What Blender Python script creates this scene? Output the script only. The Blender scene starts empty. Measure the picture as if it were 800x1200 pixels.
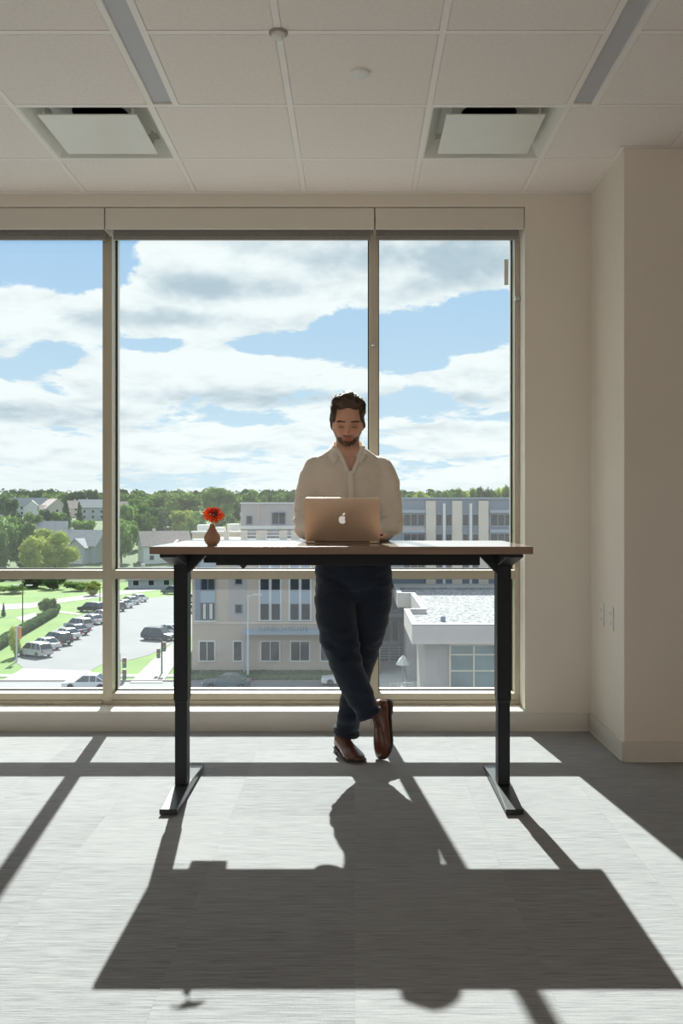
import bpy, bmesh, math, random
import numpy as np
from mathutils import Vector, Matrix, noise as mnoise
random.seed(7)
SC = bpy.context.scene
COL = SC.collection
PI = math.pi
F = 1066.7            # focal length in pixels of the 1200 px high frame (32 mm on 36 mm)
CX, CY, CH = 416.0, 600.0, 1.22

# ------------------------------------------------------------------ camera
cam = bpy.data.cameras.new('camera'); camo = bpy.data.objects.new('camera', cam); COL.objects.link(camo)
camo.location = (0, 0, CH); camo.rotation_euler = (PI/2, 0, 0)
cam.sensor_fit = 'VERTICAL'; cam.sensor_height = 36; cam.sensor_width = 24; cam.lens = 32
cam.shift_x = (400-CX)/1200.0
cam.clip_start = 0.05; cam.clip_end = 5000
SC.camera = camo
SC.view_settings.view_transform = 'Standard'; SC.view_settings.look = 'None'
SC.view_settings.gamma = 1; SC.view_settings.exposure = 0.0
SC.view_settings.use_curve_mapping = False

# ------------------------------------------------------------------ sky
def build_world():
    w = bpy.data.worlds.new('sky'); SC.world = w; w.use_nodes = True
    nt = w.node_tree; N = nt.nodes; L = nt.links
    for n in list(N): N.remove(n)
    def val(x, sock):
        if isinstance(x, (int, float)): sock.default_value = x
        else: L.new(x, sock)
    def M(op, a, b=0.0, c=None, clamp=False):
        n = N.new('ShaderNodeMath'); n.operation = op; n.use_clamp = clamp
        val(a, n.inputs[0]); val(b, n.inputs[1])
        if c is not None: val(c, n.inputs[2])
        return n.outputs[0]
    def comb(x, y, z=0.0):
        n = N.new('ShaderNodeCombineXYZ'); val(x, n.inputs[0]); val(y, n.inputs[1]); val(z, n.inputs[2]); return n.outputs[0]
    def noise(vec, scale, detail, rough, dist=0.0):
        n = N.new('ShaderNodeTexNoise'); n.inputs['Scale'].default_value = scale; n.inputs['Detail'].default_value = detail
        n.inputs['Roughness'].default_value = rough; n.inputs['Distortion'].default_value = dist
        L.new(vec, n.inputs['Vector']); return n.outputs['Fac']
    def sstep(x, a, b):
        n = N.new('ShaderNodeMapRange'); n.interpolation_type = 'SMOOTHSTEP'
        L.new(x, n.inputs[0]); n.inputs[1].default_value = a; n.inputs[2].default_value = b; return n.outputs[0]
    def mix(f, a, b):
        n = N.new('ShaderNodeMix'); n.data_type = 'RGBA'; val(f, n.inputs[0])
        for s, x in ((n.inputs[6], a), (n.inputs[7], b)):
            if isinstance(x, tuple): s.default_value = (*x, 1)
            else: L.new(x, s)
        return n.outputs[2]
    tc = N.new('ShaderNodeTexCoord'); sp = N.new('ShaderNodeSeparateXYZ'); L.new(tc.outputs['Generated'], sp.inputs[0])
    x, y, z = sp.outputs
    az = M('ARCTAN2', x, y)
    hyp = M('SQRT', M('ADD', M('MULTIPLY', x, x), M('MULTIPLY', y, y)))
    v = M('DIVIDE', z, M('MAXIMUM', hyp, 0.02))
    vp = M('MAXIMUM', v, 0.0)
    def blobs(lst):
        tot = None
        for (px, py, rx, ry, a) in lst:
            t = math.atan2(px-CX, F); cv = (CY-py)/F*math.cos(t)
            mx = M('MULTIPLY', M('SUBTRACT', az, t), F/rx); my = M('MULTIPLY', M('SUBTRACT', v, cv), F/ry)
            e = M('MULTIPLY_ADD', mx, mx, M('MULTIPLY', my, my))
            g = M('MULTIPLY', M('EXPONENT', M('MULTIPLY', e, -1.0)), a)
            tot = g if tot is None else M('ADD', tot, g)
        return tot
    lny = M('LOGARITHM', M('ADD', vp, 0.07), math.e)
    warp = M('ADD', 5.2, M('MULTIPLY', lny, -2.2))
    vec = comb(M('MULTIPLY', az, 6.0), M('MULTIPLY', lny, 3.4), 3.7)
    vec_up = comb(M('MULTIPLY', az, 6.0), M('ADD', M('MULTIPLY', lny, 3.4), 0.22), 3.7)
    n1 = noise(vec, 1.0, 9, 0.60, 0.25)
    n1u = noise(vec_up, 1.0, 4, 0.55, 0.25)
    fine = noise(comb(M('MULTIPLY', az, 26.0), M('MULTIPLY', lny, 15.0), 1.3), 1.0, 6, 0.6, 0.3)
    cover = blobs([(45,298,85,30,-.42), (85,318,45,22,-.22), (68,414,34,12,-.30), (175,403,50,10,-.30), (10,432,26,9,-.2),
                   (320,407,60,14,-.34), (412,392,42,22,-.32), (500,392,75,26,-.42), (585,372,50,26,-.42),
                   (478,424,50,12,-.25), (480,470,38,11,-.20), (285,492,60,9,-.22), (590,490,40,6,-.12),
                   (250,310,110,44,.30), (520,308,95,42,.30), (60,362,90,32,.26), (285,432,105,26,.28), (565,440,48,28,.26),
                   (110,450,90,28,.2), (560,515,60,14,.1)])
    hor = M('MULTIPLY', M('SUBTRACT', 1.0, sstep(vp, 0.0, 0.12)), 0.10)
    d = M('ADD', M('ADD', n1, cover), hor)
    d = M('ADD', d, M('MULTIPLY', M('SUBTRACT', fine, 0.5), 0.42))
    dens = sstep(d, 0.45, 0.545)
    grayb = blobs([(235,335,75,20,.75), (200,372,70,12,.5), (330,335,60,16,.35), (540,305,120,30,.75), (390,300,60,22,.45), (100,372,55,12,.4),
                   (60,482,110,11,.6), (300,465,120,11,.6), (450,475,50,9,.35), (570,468,45,10,.35), (520,500,80,8,.3),
                   (275,288,45,12,.35), (90,295,40,10,-.3), (300,300,60,14,-.2), (300,360,90,10,-.3), (270,425,100,14,-.4), (120,330,60,12,-.3)])
    rel = M('MULTIPLY', M('SUBTRACT', n1u, n1), 1.6)
    g = M('ADD', M('ADD', grayb, rel), M('MULTIPLY', M('SUBTRACT', fine, 0.5), 0.9))
    g = M('ADD', g, 0.09)
    gray = M('MULTIPLY', sstep(g, -0.05, 0.95), 0.95)
    blue = mix(sstep(vp, 0.02, 0.35), (0.62, 0.80, 0.94), (0.37, 0.60, 0.89))
    cloud = mix(gray, (1.02, 1.03, 1.04), (0.43, 0.55, 0.65))
    sky = mix(dens, blue, cloud)
    sky = mix(M('MULTIPLY', M('SUBTRACT', 1.0, sstep(vp, 0.0, 0.055)), 0.55), sky, (0.86, 0.93, 0.97))
    sky = mix(sstep(v, -0.01, -0.05), sky, (0.25, 0.30, 0.25))
    bg = N.new('ShaderNodeBackground'); L.new(sky, bg.inputs[0]); bg.inputs[1].default_value = SKY_STRENGTH
    out = N.new('ShaderNodeOutputWorld'); L.new(bg.outputs[0], out.inputs[0])
SKY_STRENGTH = 1.0
build_world()

# ------------------------------------------------------------------ sun: shadows run 1.18 m per metre of height towards the camera
SUN = Vector((-0.130, 1.18, 1.0)).normalized()      # direction towards the sun
sl = bpy.data.lights.new('sun', 'SUN'); sl.energy = 12.0; sl.angle = math.radians(0.53); sl.color = (1.0, 0.97, 0.92)
so = bpy.data.objects.new('sun', sl); COL.objects.link(so); so.location = SUN*60
so.rotation_euler = SUN.to_track_quat('Z', 'Y').to_euler()
# added fill light: one large, soft, dim source at the rear wall
al = bpy.data.lights.new('rear_fill_light', 'AREA'); al.shape = 'RECTANGLE'; al.size = 7.0; al.size_y = 2.3
al.energy = 68; al.color = (1.0, 0.94, 0.88)
ao = bpy.data.objects.new('rear_fill_light', al); COL.objects.link(ao); ao.location = (.3, -3.9, 1.55); ao.rotation_euler = (-PI/2, 0, 0)

# ------------------------------------------------------------------ helpers
MATS = {}
def mat(name, col, rough=0.6, metal=0.0, var=0.0, vscale=8.0, bump=0.0, bscale=60.0, stretch=(1,1,1), coat=0.0, spec=0.5, col2=None, alpha=None, emit=None):
    if name in MATS: return MATS[name]
    m = bpy.data.materials.new(name); MATS[name] = m; m.use_nodes = True
    nt = m.node_tree; N = nt.nodes; L = nt.links; b = N['Principled BSDF']
    b.inputs['Roughness'].default_value = rough; b.inputs['Metallic'].default_value = metal
    b.inputs['Specular IOR Level'].default_value = spec; b.inputs['Coat Weight'].default_value = coat
    tc = N.new('ShaderNodeTexCoord'); mp = N.new('ShaderNodeMapping'); mp.inputs['Scale'].default_value = stretch
    L.new(tc.outputs['Object'], mp.inputs[0])
    n = N.new('ShaderNodeTexNoise'); n.inputs['Scale'].default_value = vscale; n.inputs['Detail'].default_value = 5
    L.new(mp.outputs[0], n.inputs['Vector'])
    c2 = col2 if col2 else tuple(max(0, c*(1-var)) for c in col)
    c1 = col if col2 else tuple(min(1, c*(1+var)) for c in col)
    mx = N.new('ShaderNodeMix'); mx.data_type = 'RGBA'; mx.inputs[6].default_value = (*c1, 1); mx.inputs[7].default_value = (*c2, 1)
    mr = N.new('ShaderNodeMapRange'); mr.inputs[1].default_value = .3; mr.inputs[2].default_value = .7
    L.new(n.outputs['Fac'], mr.inputs[0]); L.new(mr.outputs[0], mx.inputs[0]); L.new(mx.outputs[2], b.inputs['Base Color'])
    if bump:
        n2 = N.new('ShaderNodeTexNoise'); n2.inputs['Scale'].default_value = bscale; n2.inputs['Detail'].default_value = 4
        L.new(mp.outputs[0], n2.inputs['Vector'])
        bp = N.new('ShaderNodeBump'); bp.inputs['Strength'].default_value = bump; bp.inputs['Distance'].default_value = .01
        L.new(n2.outputs['Fac'], bp.inputs['Height']); L.new(bp.outputs[0], b.inputs['Normal'])
    if emit:
        b.inputs['Emission Color'].default_value = (*emit[0], 1); b.inputs['Emission Strength'].default_value = emit[1]
    return m

def tag(o, label=None, cat=None, group=None, kind=None):
    if label: o['label'] = label
    if cat: o['category'] = cat
    if group: o['group'] = group
    if kind: o['kind'] = kind
    return o
def empty(name, loc=(0,0,0), label=None, cat=None, group=None, rz=0, kind=None):
    o = bpy.data.objects.new(name, None); COL.objects.link(o); o.location = loc; o.rotation_euler = (0,0,rz)
    o.empty_display_size = .1
    return tag(o, label, cat, group, kind)
def copy_tree(o, parent=None):
    c = o.copy(); COL.objects.link(c); c.parent = parent
    for ch in list(o.children): copy_tree(ch, c)
    return c
class MB:
    """collects shapes into one mesh"""
    def __init__(s): s.v = []; s.f = []
    def add(s, vs, fs):
        b = len(s.v); s.v += [tuple(p) for p in vs]; s.f += [tuple(i+b for i in f) for f in fs]; return s
    def box(s, x0, x1, y0, y1, z0, z1, M=None):
        vs = [(x,y,z) for z in (z0,z1) for y in (y0,y1) for x in (x0,x1)]
        if M is not None: vs = [M @ Vector(p) for p in vs]
        return s.add(vs, [(0,2,3,1),(4,5,7,6),(0,1,5,4),(2,6,7,3),(0,4,6,2),(1,3,7,5)])
    def prism(s, pts, lo, hi, axis='y'):
        n = len(pts)
        def P(a, b, t): return (a,t,b) if axis=='y' else (t,a,b) if axis=='x' else (a,b,t)
        vs = [P(a,b,lo) for a,b in pts]+[P(a,b,hi) for a,b in pts]
        fs = [tuple(range(n)), tuple(range(2*n-1,n-1,-1))]+[(i,i+n,(i+1)%n+n,(i+1)%n) for i in range(n)]
        return s.add(vs, fs)
    def rings(s, rings, cap=True, closed=True):
        n = len(rings[0]); b = []
        for r in rings: b += list(r)
        fs = []
        for i in range(len(rings)-1):
            for k in range(n if closed else n-1):
                fs.append((i*n+k, i*n+(k+1)%n, (i+1)*n+(k+1)%n, (i+1)*n+k))
        if cap and closed: fs += [tuple(range(n-1,-1,-1)), tuple((len(rings)-1)*n+k for k in range(n))]
        return s.add(b, fs)
    def tube(s, pts, rad, n=8, cap=True):
        pts = [Vector(p) for p in pts]
        if not isinstance(rad, (list,tuple)): rad = [rad]*len(pts)
        rs = []; up = Vector((0,0,1)); prev = None
        for i, p in enumerate(pts):
            t = (pts[min(i+1,len(pts)-1)]-pts[max(i-1,0)]).normalized()
            if prev is None: a = t.orthogonal().normalized()
            else:
                a = prev - t*prev.dot(t); a = a.normalized() if a.length > 1e-6 else t.orthogonal().normalized()
            prev = a; c = t.cross(a)
            rs.append([p+(a*math.cos(2*PI*k/n)+c*math.sin(2*PI*k/n))*rad[i] for k in range(n)])
        return s.rings(rs, cap)
    def lathe(s, prof, n=24, c=(0,0,0), axis='z'):
        rs = []
        for r, h in prof:
            ring = []
            for k in range(n):
                a = 2*PI*k/n; x, y = r*math.cos(a), r*math.sin(a)
                p = (x,y,h) if axis=='z' else (x,h,-y) if axis=='y' else (h,x,y)
                ring.append((p[0]+c[0], p[1]+c[1], p[2]+c[2]))
            rs.append(ring)
        return s.rings(rs)
    def ball(s, c, r, n=12, m=8, R=None):
        if not isinstance(r, (tuple,list)): r = (r,r,r)
        rs = []
        for i in range(m+1):
            t = PI*(i+.02)/(m+.04)
            ring = []
            for k in range(n):
                a = 2*PI*k/n
                p = Vector((r[0]*math.sin(t)*math.cos(a), r[1]*math.sin(t)*math.sin(a), -r[2]*math.cos(t)))
                if R is not None: p = R @ p
                ring.append(p+Vector(c))
            rs.append(ring)
        return s.rings(rs)
    def mesh(s, name):
        me = bpy.data.meshes.new(name); me.from_pydata(s.v, [], s.f); me.update(); return me
    def build(s, name, m, parent=None, bevel=0, smooth=None, label=None, kind=None, segs=2):
        me = s.mesh(name)
        bm = bmesh.new(); bm.from_mesh(me); bmesh.ops.recalc_face_normals(bm, faces=bm.faces)
        if bevel:
            bmesh.ops.bevel(bm, geom=[e for e in bm.edges if len(e.link_faces)==2 and e.calc_face_angle(0)>.5], offset=bevel, segments=segs, affect='EDGES', profile=.5, clamp_overlap=True)
        bm.to_mesh(me); bm.free()
        o = bpy.data.objects.new(name, me); COL.objects.link(o)
        if m: me.materials.append(m)
        if parent: o.parent = parent
        if smooth:
            me.shade_smooth()
            me.set_sharp_from_angle(angle=math.radians(smooth))
        return tag(o, label, kind=kind)
def px(x, y, d): return Vector(((x-CX)*d/F, d, CH+(CY-y)*d/F))

# ------------------------------------------------------------------ materials
m_wall = mat('wall_paint', (0.80,0.745,0.665), .75, var=.015, vscale=3, bump=.03, bscale=250)
m_ceil = mat('ceiling_tile_board', (0.90,0.835,0.785), .9, var=.03, vscale=60, bump=.12, bscale=400)
m_grid = mat('ceiling_grid_metal', (0.93,0.885,0.84), .45)
m_base = mat('baseboard_vinyl', (0.70,0.67,0.62), .5, var=.02)
m_sill = mat('window_sill_white', (0.82,0.80,0.75), .45, var=.02)
m_frame = mat('champagne_aluminium', (0.52,0.47,0.37), .42, metal=.35, var=.03, vscale=3)
m_gasket = mat('black_gasket', (0.02,0.022,0.025), .6)
m_shade = mat('roller_shade_housing', (0.72,0.68,0.61), .55, var=.02)
m_hem = mat('shade_fabric_hem', (0.36,0.35,0.33), .7, var=.05, vscale=40)
m_black = mat('black_powder_coat', (0.010,0.012,0.016), .5, var=.1, vscale=40, bump=.05, bscale=500, spec=.3)
m_black2 = mat('black_plastic', (0.012,0.012,0.013), .5)
m_foot = mat('black_powder_coat_foot', (0.05,0.055,0.06), .28, var=.1, vscale=30)
m_white = mat('white_plastic', (0.78,0.77,0.74), .4)
m_chrome = mat('steel', (0.6,0.6,0.6), .25, metal=1)
def glass_mat(name, tint=(0.93,0.965,0.96), haze=0.012, rough=0.0):
    m = bpy.data.materials.new(name); m.use_nodes = True; nt = m.node_tree; N = nt.nodes; L = nt.links
    for n in list(N): N.remove(n)
    t = N.new('ShaderNodeBsdfTransparent'); t.inputs[0].default_value = (*tint,1)
    g = N.new('ShaderNodeBsdfGlossy'); g.inputs[0].default_value = (.9,.9,.9,1); g.inputs['Roughness'].default_value = rough
    fr = N.new('ShaderNodeFresnel'); fr.inputs[0].default_value = 1.33
    mx = N.new('ShaderNodeMixShader'); L.new(fr.outputs[0], mx.inputs[0]); L.new(t.outputs[0], mx.inputs[1]); L.new(g.outputs[0], mx.inputs[2])
    tr = N.new('ShaderNodeBsdfTranslucent'); tr.inputs[0].default_value = (.9,.95,1,1)  # pale translucent share in the pane stands in for outdoor haze
    nz = N.new('ShaderNodeTexNoise'); nz.inputs['Scale'].default_value = 1.5
    mr = N.new('ShaderNodeMapRange'); mr.inputs[3].default_value = haze*.8; mr.inputs[4].default_value = haze*1.2; L.new(nz.outputs['Fac'], mr.inputs[0])
    m2 = N.new('ShaderNodeMixShader'); L.new(mr.outputs[0], m2.inputs[0]); L.new(mx.outputs[0], m2.inputs[1]); L.new(tr.outputs[0], m2.inputs[2])
    o = N.new('ShaderNodeOutputMaterial'); L.new(m2.outputs[0], o.inputs[0]); return m
m_glass = glass_mat('window_glass', haze=0.014)
def leaf_mat(name, c1, c2):
    m = bpy.data.materials.new(name); m.use_nodes = True; N = m.node_tree.nodes; L = m.node_tree.links
    for q in list(N): N.remove(q)
    tc = N.new('ShaderNodeTexCoord'); nz = N.new('ShaderNodeTexNoise'); nz.inputs['Scale'].default_value = 5; nz.inputs['Detail'].default_value = 3
    L.new(tc.outputs['Object'], nz.inputs['Vector']); oi = N.new('ShaderNodeObjectInfo')
    mx = N.new('ShaderNodeMix'); mx.data_type = 'RGBA'; mx.inputs[6].default_value = (*c1,1); mx.inputs[7].default_value = (*c2,1)
    mr = N.new('ShaderNodeMapRange'); mr.inputs[1].default_value = .35; mr.inputs[2].default_value = .65; L.new(nz.outputs['Fac'], mr.inputs[0]); L.new(mr.outputs[0], mx.inputs[0])
    hs = N.new('ShaderNodeHueSaturation'); m2 = N.new('ShaderNodeMapRange'); m2.inputs[3].default_value = .75; m2.inputs[4].default_value = 1.3; L.new(oi.outputs['Random'], m2.inputs[0])
    L.new(m2.outputs[0], hs.inputs['Value']); L.new(mx.outputs[2], hs.inputs['Color'])
    d = N.new('ShaderNodeBsdfDiffuse'); t = N.new('ShaderNodeBsdfTranslucent'); s = N.new('ShaderNodeMixShader'); s.inputs[0].default_value = .38
    L.new(hs.outputs[0], d.inputs[0]); L.new(hs.outputs[0], t.inputs[0]); L.new(d.outputs[0], s.inputs[1]); L.new(t.outputs[0], s.inputs[2])
    o = N.new('ShaderNodeOutputMaterial'); L.new(s.outputs[0], o.inputs[0]); return m
# ================================================================== ROOM
WY = 5.08        # inner face of the window wall
CZ = 3.0         # ceiling
JX, JY = 1.314, 4.45
RXL, RXR, RY0 = -3.6, 4.2, -4.0
OX0, OX1, OZ0, OZ1 = -3.01, 0.9475, 0.11, 2.925
def carpet_mat():
    m = bpy.data.materials.new('striped_grey_carpet'); m.use_nodes = True; nt = m.node_tree; N = nt.nodes; L = nt.links
    b = N['Principled BSDF']; b.inputs['Roughness'].default_value = .95; b.inputs['Specular IOR Level'].default_value = .15
    b.inputs['Sheen Weight'].default_value = .15
    g = N.new('ShaderNodeNewGeometry'); oi = N.new('ShaderNodeObjectInfo')
    off = N.new('ShaderNodeVectorMath'); off.operation = 'MULTIPLY_ADD'; L.new(oi.outputs['Random'], off.inputs[0]); off.inputs[1].default_value = (37,53,0); L.new(g.outputs['Position'], off.inputs[2])
    def nz(scale, sc, det=4, rough=.6):
        mp = N.new('ShaderNodeMapping'); mp.inputs['Scale'].default_value = sc; L.new(off.outputs[0], mp.inputs[0])
        n = N.new('ShaderNodeTexNoise'); n.inputs['Scale'].default_value = scale; n.inputs['Detail'].default_value = det; n.inputs['Roughness'].default_value = rough
        L.new(mp.outputs[0], n.inputs['Vector']); return n.outputs['Fac']
    a = nz(1, (9, 190, 1), 5); c = nz(1, (3, 60, 1), 3); f = nz(420, (1,1,1), 2); big = nz(1.2, (1,1,1), 2)
    def M(op, x, y):
        n = N.new('ShaderNodeMath'); n.operation = op
        for s, q in ((n.inputs[0], x), (n.inputs[1], y)):
            if isinstance(q, float): s.default_value = q
            else: L.new(q, s)
        return n.outputs[0]
    s = M('ADD', M('ADD', M('MULTIPLY', a, .95), M('MULTIPLY', c, .35)), M('ADD', M('MULTIPLY', f, .75), M('MULTIPLY', big, .15)))
    s = M('ADD', s, M('MULTIPLY', oi.outputs['Random'], .10))
    mr = N.new('ShaderNodeMapRange'); mr.inputs[1].default_value = .85; mr.inputs[2].default_value = 1.5; L.new(s, mr.inputs[0])
    cr = N.new('ShaderNodeValToRGB'); cr.color_ramp.elements[0].color = (.140,.144,.156,1); cr.color_ramp.elements[1].color = (.415,.420,.430,1)
    e = cr.color_ramp.elements.new(.45); e.color = (.315,.318,.328,1)
    L.new(mr.outputs[0], cr.inputs[0]); L.new(cr.outputs[0], b.inputs['Base Color'])
    bp = N.new('ShaderNodeBump'); bp.inputs['Strength'].default_value = .35; bp.inputs['Distance'].default_value = .004
    L.new(s, bp.inputs['Height']); L.new(bp.outputs[0], b.inputs['Normal'])
    return m
m_carpet = carpet_mat()
floor = MB().box(RXL-.2, RXR+.2, RY0-.2, 5.45, -.25, -.004).build('floor', m_carpet, kind='structure')
T = .5
tile_me = {}
for j in range(8):
    for i in range(14):
        x0 = -3.5+T*i; y0 = 1.16+T*j; x1, y1 = x0+T, min(y0+T, WY)
        if x0 >= JX-.001 and y0 > JY-.3: continue
        if x0 < JX < x1 and y0 > JY: x1 = JX
        if x1 > JX+.3: y1 = min(y1, JY)
        if y1-y0 < .05: continue
        key = (round(x1-x0,3), round(y1-y0,3))
        if key not in tile_me:
            g = .00015
            tile_me[key] = MB().box(g, key[0]-g, g, key[1]-g, -.004, 0).mesh('carpet_tile'); tile_me[key].materials.append(m_carpet)
        o = bpy.data.objects.new('carpet_tile', tile_me[key]); COL.objects.link(o); o.parent = floor; o.location = (x0, y0, 0)

wb = MB()
wb.box(RXL-.2, OX0, WY, 5.45, 0, CZ); wb.box(OX1, JX+.0, WY, 5.45, 0, CZ); wb.box(OX0, OX1, WY, 5.45, OZ1, CZ); wb.box(OX0, OX1, WY, 5.45, 0, .098)
wb.build('wall_back', m_wall, kind='structure')
MB().box(JX, RXR+.2, JY, 5.45, 0, CZ).build('wall_right', m_wall, kind='structure', bevel=.003)
MB().box(RXR, RXR+.2, RY0, JY, 0, CZ).build('wall_east', m_wall, kind='structure')
MB().box(RXL-.2, RXL, RY0, WY, 0, CZ).build('wall_left', m_wall, kind='structure')
MB().box(RXL-.2, RXR+.2, RY0-.2, RY0, 0, CZ).build('wall_front', m_wall, kind='structure')
# baseboards: cove base with a pale caulk line at the floor
def basebd(name, x0, x1, y0, y1, out):
    m = MB(); b = MB(); t = .009
    if out[1]: m.box(x0, x1, y0-t, y0-.0005, .004, .098); b.box(x0, x1, y0-t-.004, y0-.0005, 0, .004)
    else: m.box(x0-t, x0-.0005, y0, y1, .004, .098); b.box(x0-t-.004, x0-.0005, y0, y1, 0, .004)
    o = m.build(name, m_base, kind='structure', bevel=.002)
    b.build('floor_bead', m_sill, o)
basebd('baseboard_back', RXL, JX-.014, WY, WY, (0,1))
basebd('baseboard_right', JX, JX, JY-.013, WY, (1,0))
basebd('baseboard_east', JX-.013, RXR, JY, JY, (0,1))
# sill
MB().box(OX0, OX1, WY-.012, 5.25, .098, .112).build('trim_1', m_sill, kind='structure', bevel=.003)
# wall angle at the ceiling
wa = MB(); wa.box(RXL, JX-.02, WY-.02, WY-.0005, CZ-.004, CZ); wa.box(JX-.02, JX-.0005, JY-.02, WY-.0005, CZ-.004, CZ); wa.box(JX-.0005, RXR, JY-.02, JY-.0005, CZ-.004, CZ)
wa.build('trim_2', m_grid, kind='structure')

# ceiling ------------------------------------------------------------
ceil = MB().box(RXL-.2, RXR+.2, RY0-.2, 5.45, CZ+.16, CZ+.3).build('ceiling', m_ceil, kind='structure')
cx0, cyk = .325, [3.99-.61*k for k in range(14, 0, -1)]+[3.99, 4.60, 5.21]
XS = [cx0+.61*k for k in range(-7, 8)]; XS = [RXL]+[x for x in XS if RXL+.05 < x < RXR-.05]+[RXR]
YS = [RY0]+[y for y in cyk if y > RY0+.05]; YS[-1] = WY
DIFF = [(-1.505, 3.99), (.325, 3.99)]
LIGHTS = (-.895, .935)
LW = .112
me_cache = {}
for i in range(len(XS)-1):
    for j in range(len(YS)-1):
        x0, x1, y0, y1 = XS[i], XS[i+1], YS[j], YS[j+1]
        if any(abs(x0-a)<.01 and abs(y0-b)<.01 for a,b in DIFF): continue
        if any(abs(x0-a)<.01 for a in LIGHTS) and y1 < 4.0: x0 = x0+LW
        w, h = round(x1-x0,3), round(y1-y0,3)
        if (w,h) not in me_cache:
            g = .011; t = MB()      # tile: face slightly proud with bevelled edge
            r0 = [(g,g,.006),(w-g,g,.006),(w-g,h-g,.006),(g,h-g,.006)]; g2 = g+.006
            r1 = [(g2,g2,0.001),(w-g2,g2,0.001),(w-g2,h-g2,0.001),(g2,h-g2,0.001)]
            r2 = [(.002,.002,.006),(w-.002,.002,.006),(w-.002,h-.002,.006),(.002,h-.002,.006)]
            r3 = [(a,b,.02) for a,b,_ in r2]
            t.rings([r1,r0,r2,r3]); me_cache[(w,h)] = t.mesh('ceiling_tile'); me_cache[(w,h)].materials.append(m_ceil)
        o = bpy.data.objects.new('ceiling_tile', me_cache[(w,h)]); COL.objects.link(o); o.parent = ceil; o.location = (x0, y0, CZ)
b = .012
for x in XS[1:-1]:
    MB().box(x-b, x+b, RY0, WY if x < JX else JY, CZ, CZ+.0055).build('grid_bar', m_grid, ceil)
    if any(abs(x-a)<.01 for a in LIGHTS): MB().box(x+LW-b, x+LW+b, RY0, 3.99, CZ, CZ+.0055).build('grid_bar', m_grid, ceil)
for y in YS[1:-1]:
    for i in range(len(XS)-1):
        xa = XS[i]+b; 
        if any(abs(XS[i]-a)<.01 for a in LIGHTS) and y < 3.98: xa = XS[i]+LW+b
        if y > JY and xa > JX: continue
        MB().box(xa, min(XS[i+1]-b, RXR if y < JY else JX), y-b, y+b, CZ+.0005, CZ+.0055).build('grid_bar', m_grid, ceil)
# linear lights (switched off)
m_lens = mat('frosted_light_lens', (0.52,0.52,0.55), .45, var=.03, vscale=200)
for x, lab in zip(LIGHTS, ('switched-off slim grey linear light in the ceiling, the left of the two', 'switched-off slim grey linear light in the ceiling, the right of the two')):
    t = empty('linear_light', (x+LW/2, 2.77, CZ), lab, 'ceiling light', 'slim linear ceiling lights')
    y0, y1 = .94-2.77, 3.99-b-2.77; w = LW/2-b-.001
    MB().box(-w, w, y0+.01, y1-.004, .008, .012).build('lens', m_lens, t)
    h = MB(); h.box(-w-.0, -w+.002, y0, y1, .002, .05); h.box(w-.002, w, y0, y1, .002, .05); h.box(-w+.002, w-.002, y0, y0+.008, .002, .05); h.box(-w+.002, w-.002, y1-.003, y1, .002, .05); h.box(-w+.002, w-.002, y0+.01, y1-.005, .05, .055)
    h.build('housing', m_grid, t)
# air diffusers
m_diff = mat('diffuser_enamel', (0.82,0.82,0.76), .35, var=.02)
m_duct = mat('duct_black', (0.015,0.013,0.012), .8)
def diffuser(x, y, lab):
    t = empty('air_diffuser', (x+.305, y+.305, CZ), lab, 'air vent', 'square ceiling air diffusers')
    o_, i_ = .292, .235
    def sq(r, z): return [(-r,-r,z),(r,-r,z),(r,r,z),(-r,r,z)]
    fr = MB().rings([sq(.2925,.0065), sq(.2925,.002), sq(.285,.002), sq(.232,.075), sq(.228,.105), sq(.232,.108), sq(.29,.0085)], cap=False)
    fr.build('tray', m_diff, t)
    MB().lathe([(.13,.098),(.13,.14),(.122,.14),(.122,.098)], 40).build('duct_collar', m_duct, t, smooth=40)
    bp = MB(); R0, n = .13, 40
    vs = []; 
    for k in range(n):
        a = 2*PI*k/n; c_, s_ = math.cos(a), math.sin(a); q = .23/max(abs(c_), abs(s_))
        vs += [(R0*c_, R0*s_, .1), (q*c_, q*s_, .1)]
    bp.add(vs, [(2*k, 2*k+1, (2*k+3)%(2*n), (2*k+2)%(2*n)) for k in range(n)]); bp.build('back_panel', m_diff, t)
    MB().lathe([(.129,.139),(.001,.141)], 32).build('duct_opening', m_duct, t)
    MB().box(-.222,.222,-.222,.222,-.004,.002).build('face_plate', m_diff, t, bevel=.002)
    for sx in (-1,1):
        for sy in (-1,1): MB().box(sx*.2-.006, sx*.2+.006, sy*.2-.004, sy*.2+.004, .002, .1).build('hanger_clip', m_diff, t)
diffuser(-1.505, 3.99, 'square flat-panel air diffuser in the ceiling at the left of the picture')
diffuser(.325, 3.99, 'square flat-panel air diffuser in the ceiling right of the middle')
# sprinkler cover and the small sensor at a grid crossing
s = px(422, 85, 1.78*F/515); t = empty('sprinkler_cover', (s.x, s.y, CZ), 'round flat white sprinkler cover plate on a ceiling tile', 'sprinkler cover')
MB().lathe([(.001,-.009),(.036,-.009),(.041,-.006),(.042,0.0)], 32).build('cover_plate', m_white, t, smooth=40)
MB().lathe([(.047,-.002),(.048,.0008),(.044,.0008)], 32).build('ring_trim', m_grid, t, smooth=40)
t = empty('ceiling_sensor', (-.285, 3.38, CZ), 'small white button-like sensor on a ceiling grid crossing', 'sensor')
MB().lathe([(.001,-.024),(.018,-.022),(.026,-.012),(.026,0.0)], 20).build('sensor_body', m_white, t, smooth=50)
MB().lathe([(.034,-.005),(.036,0)], 20).build('mounting_ring', m_hem, t, smooth=50)
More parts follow.
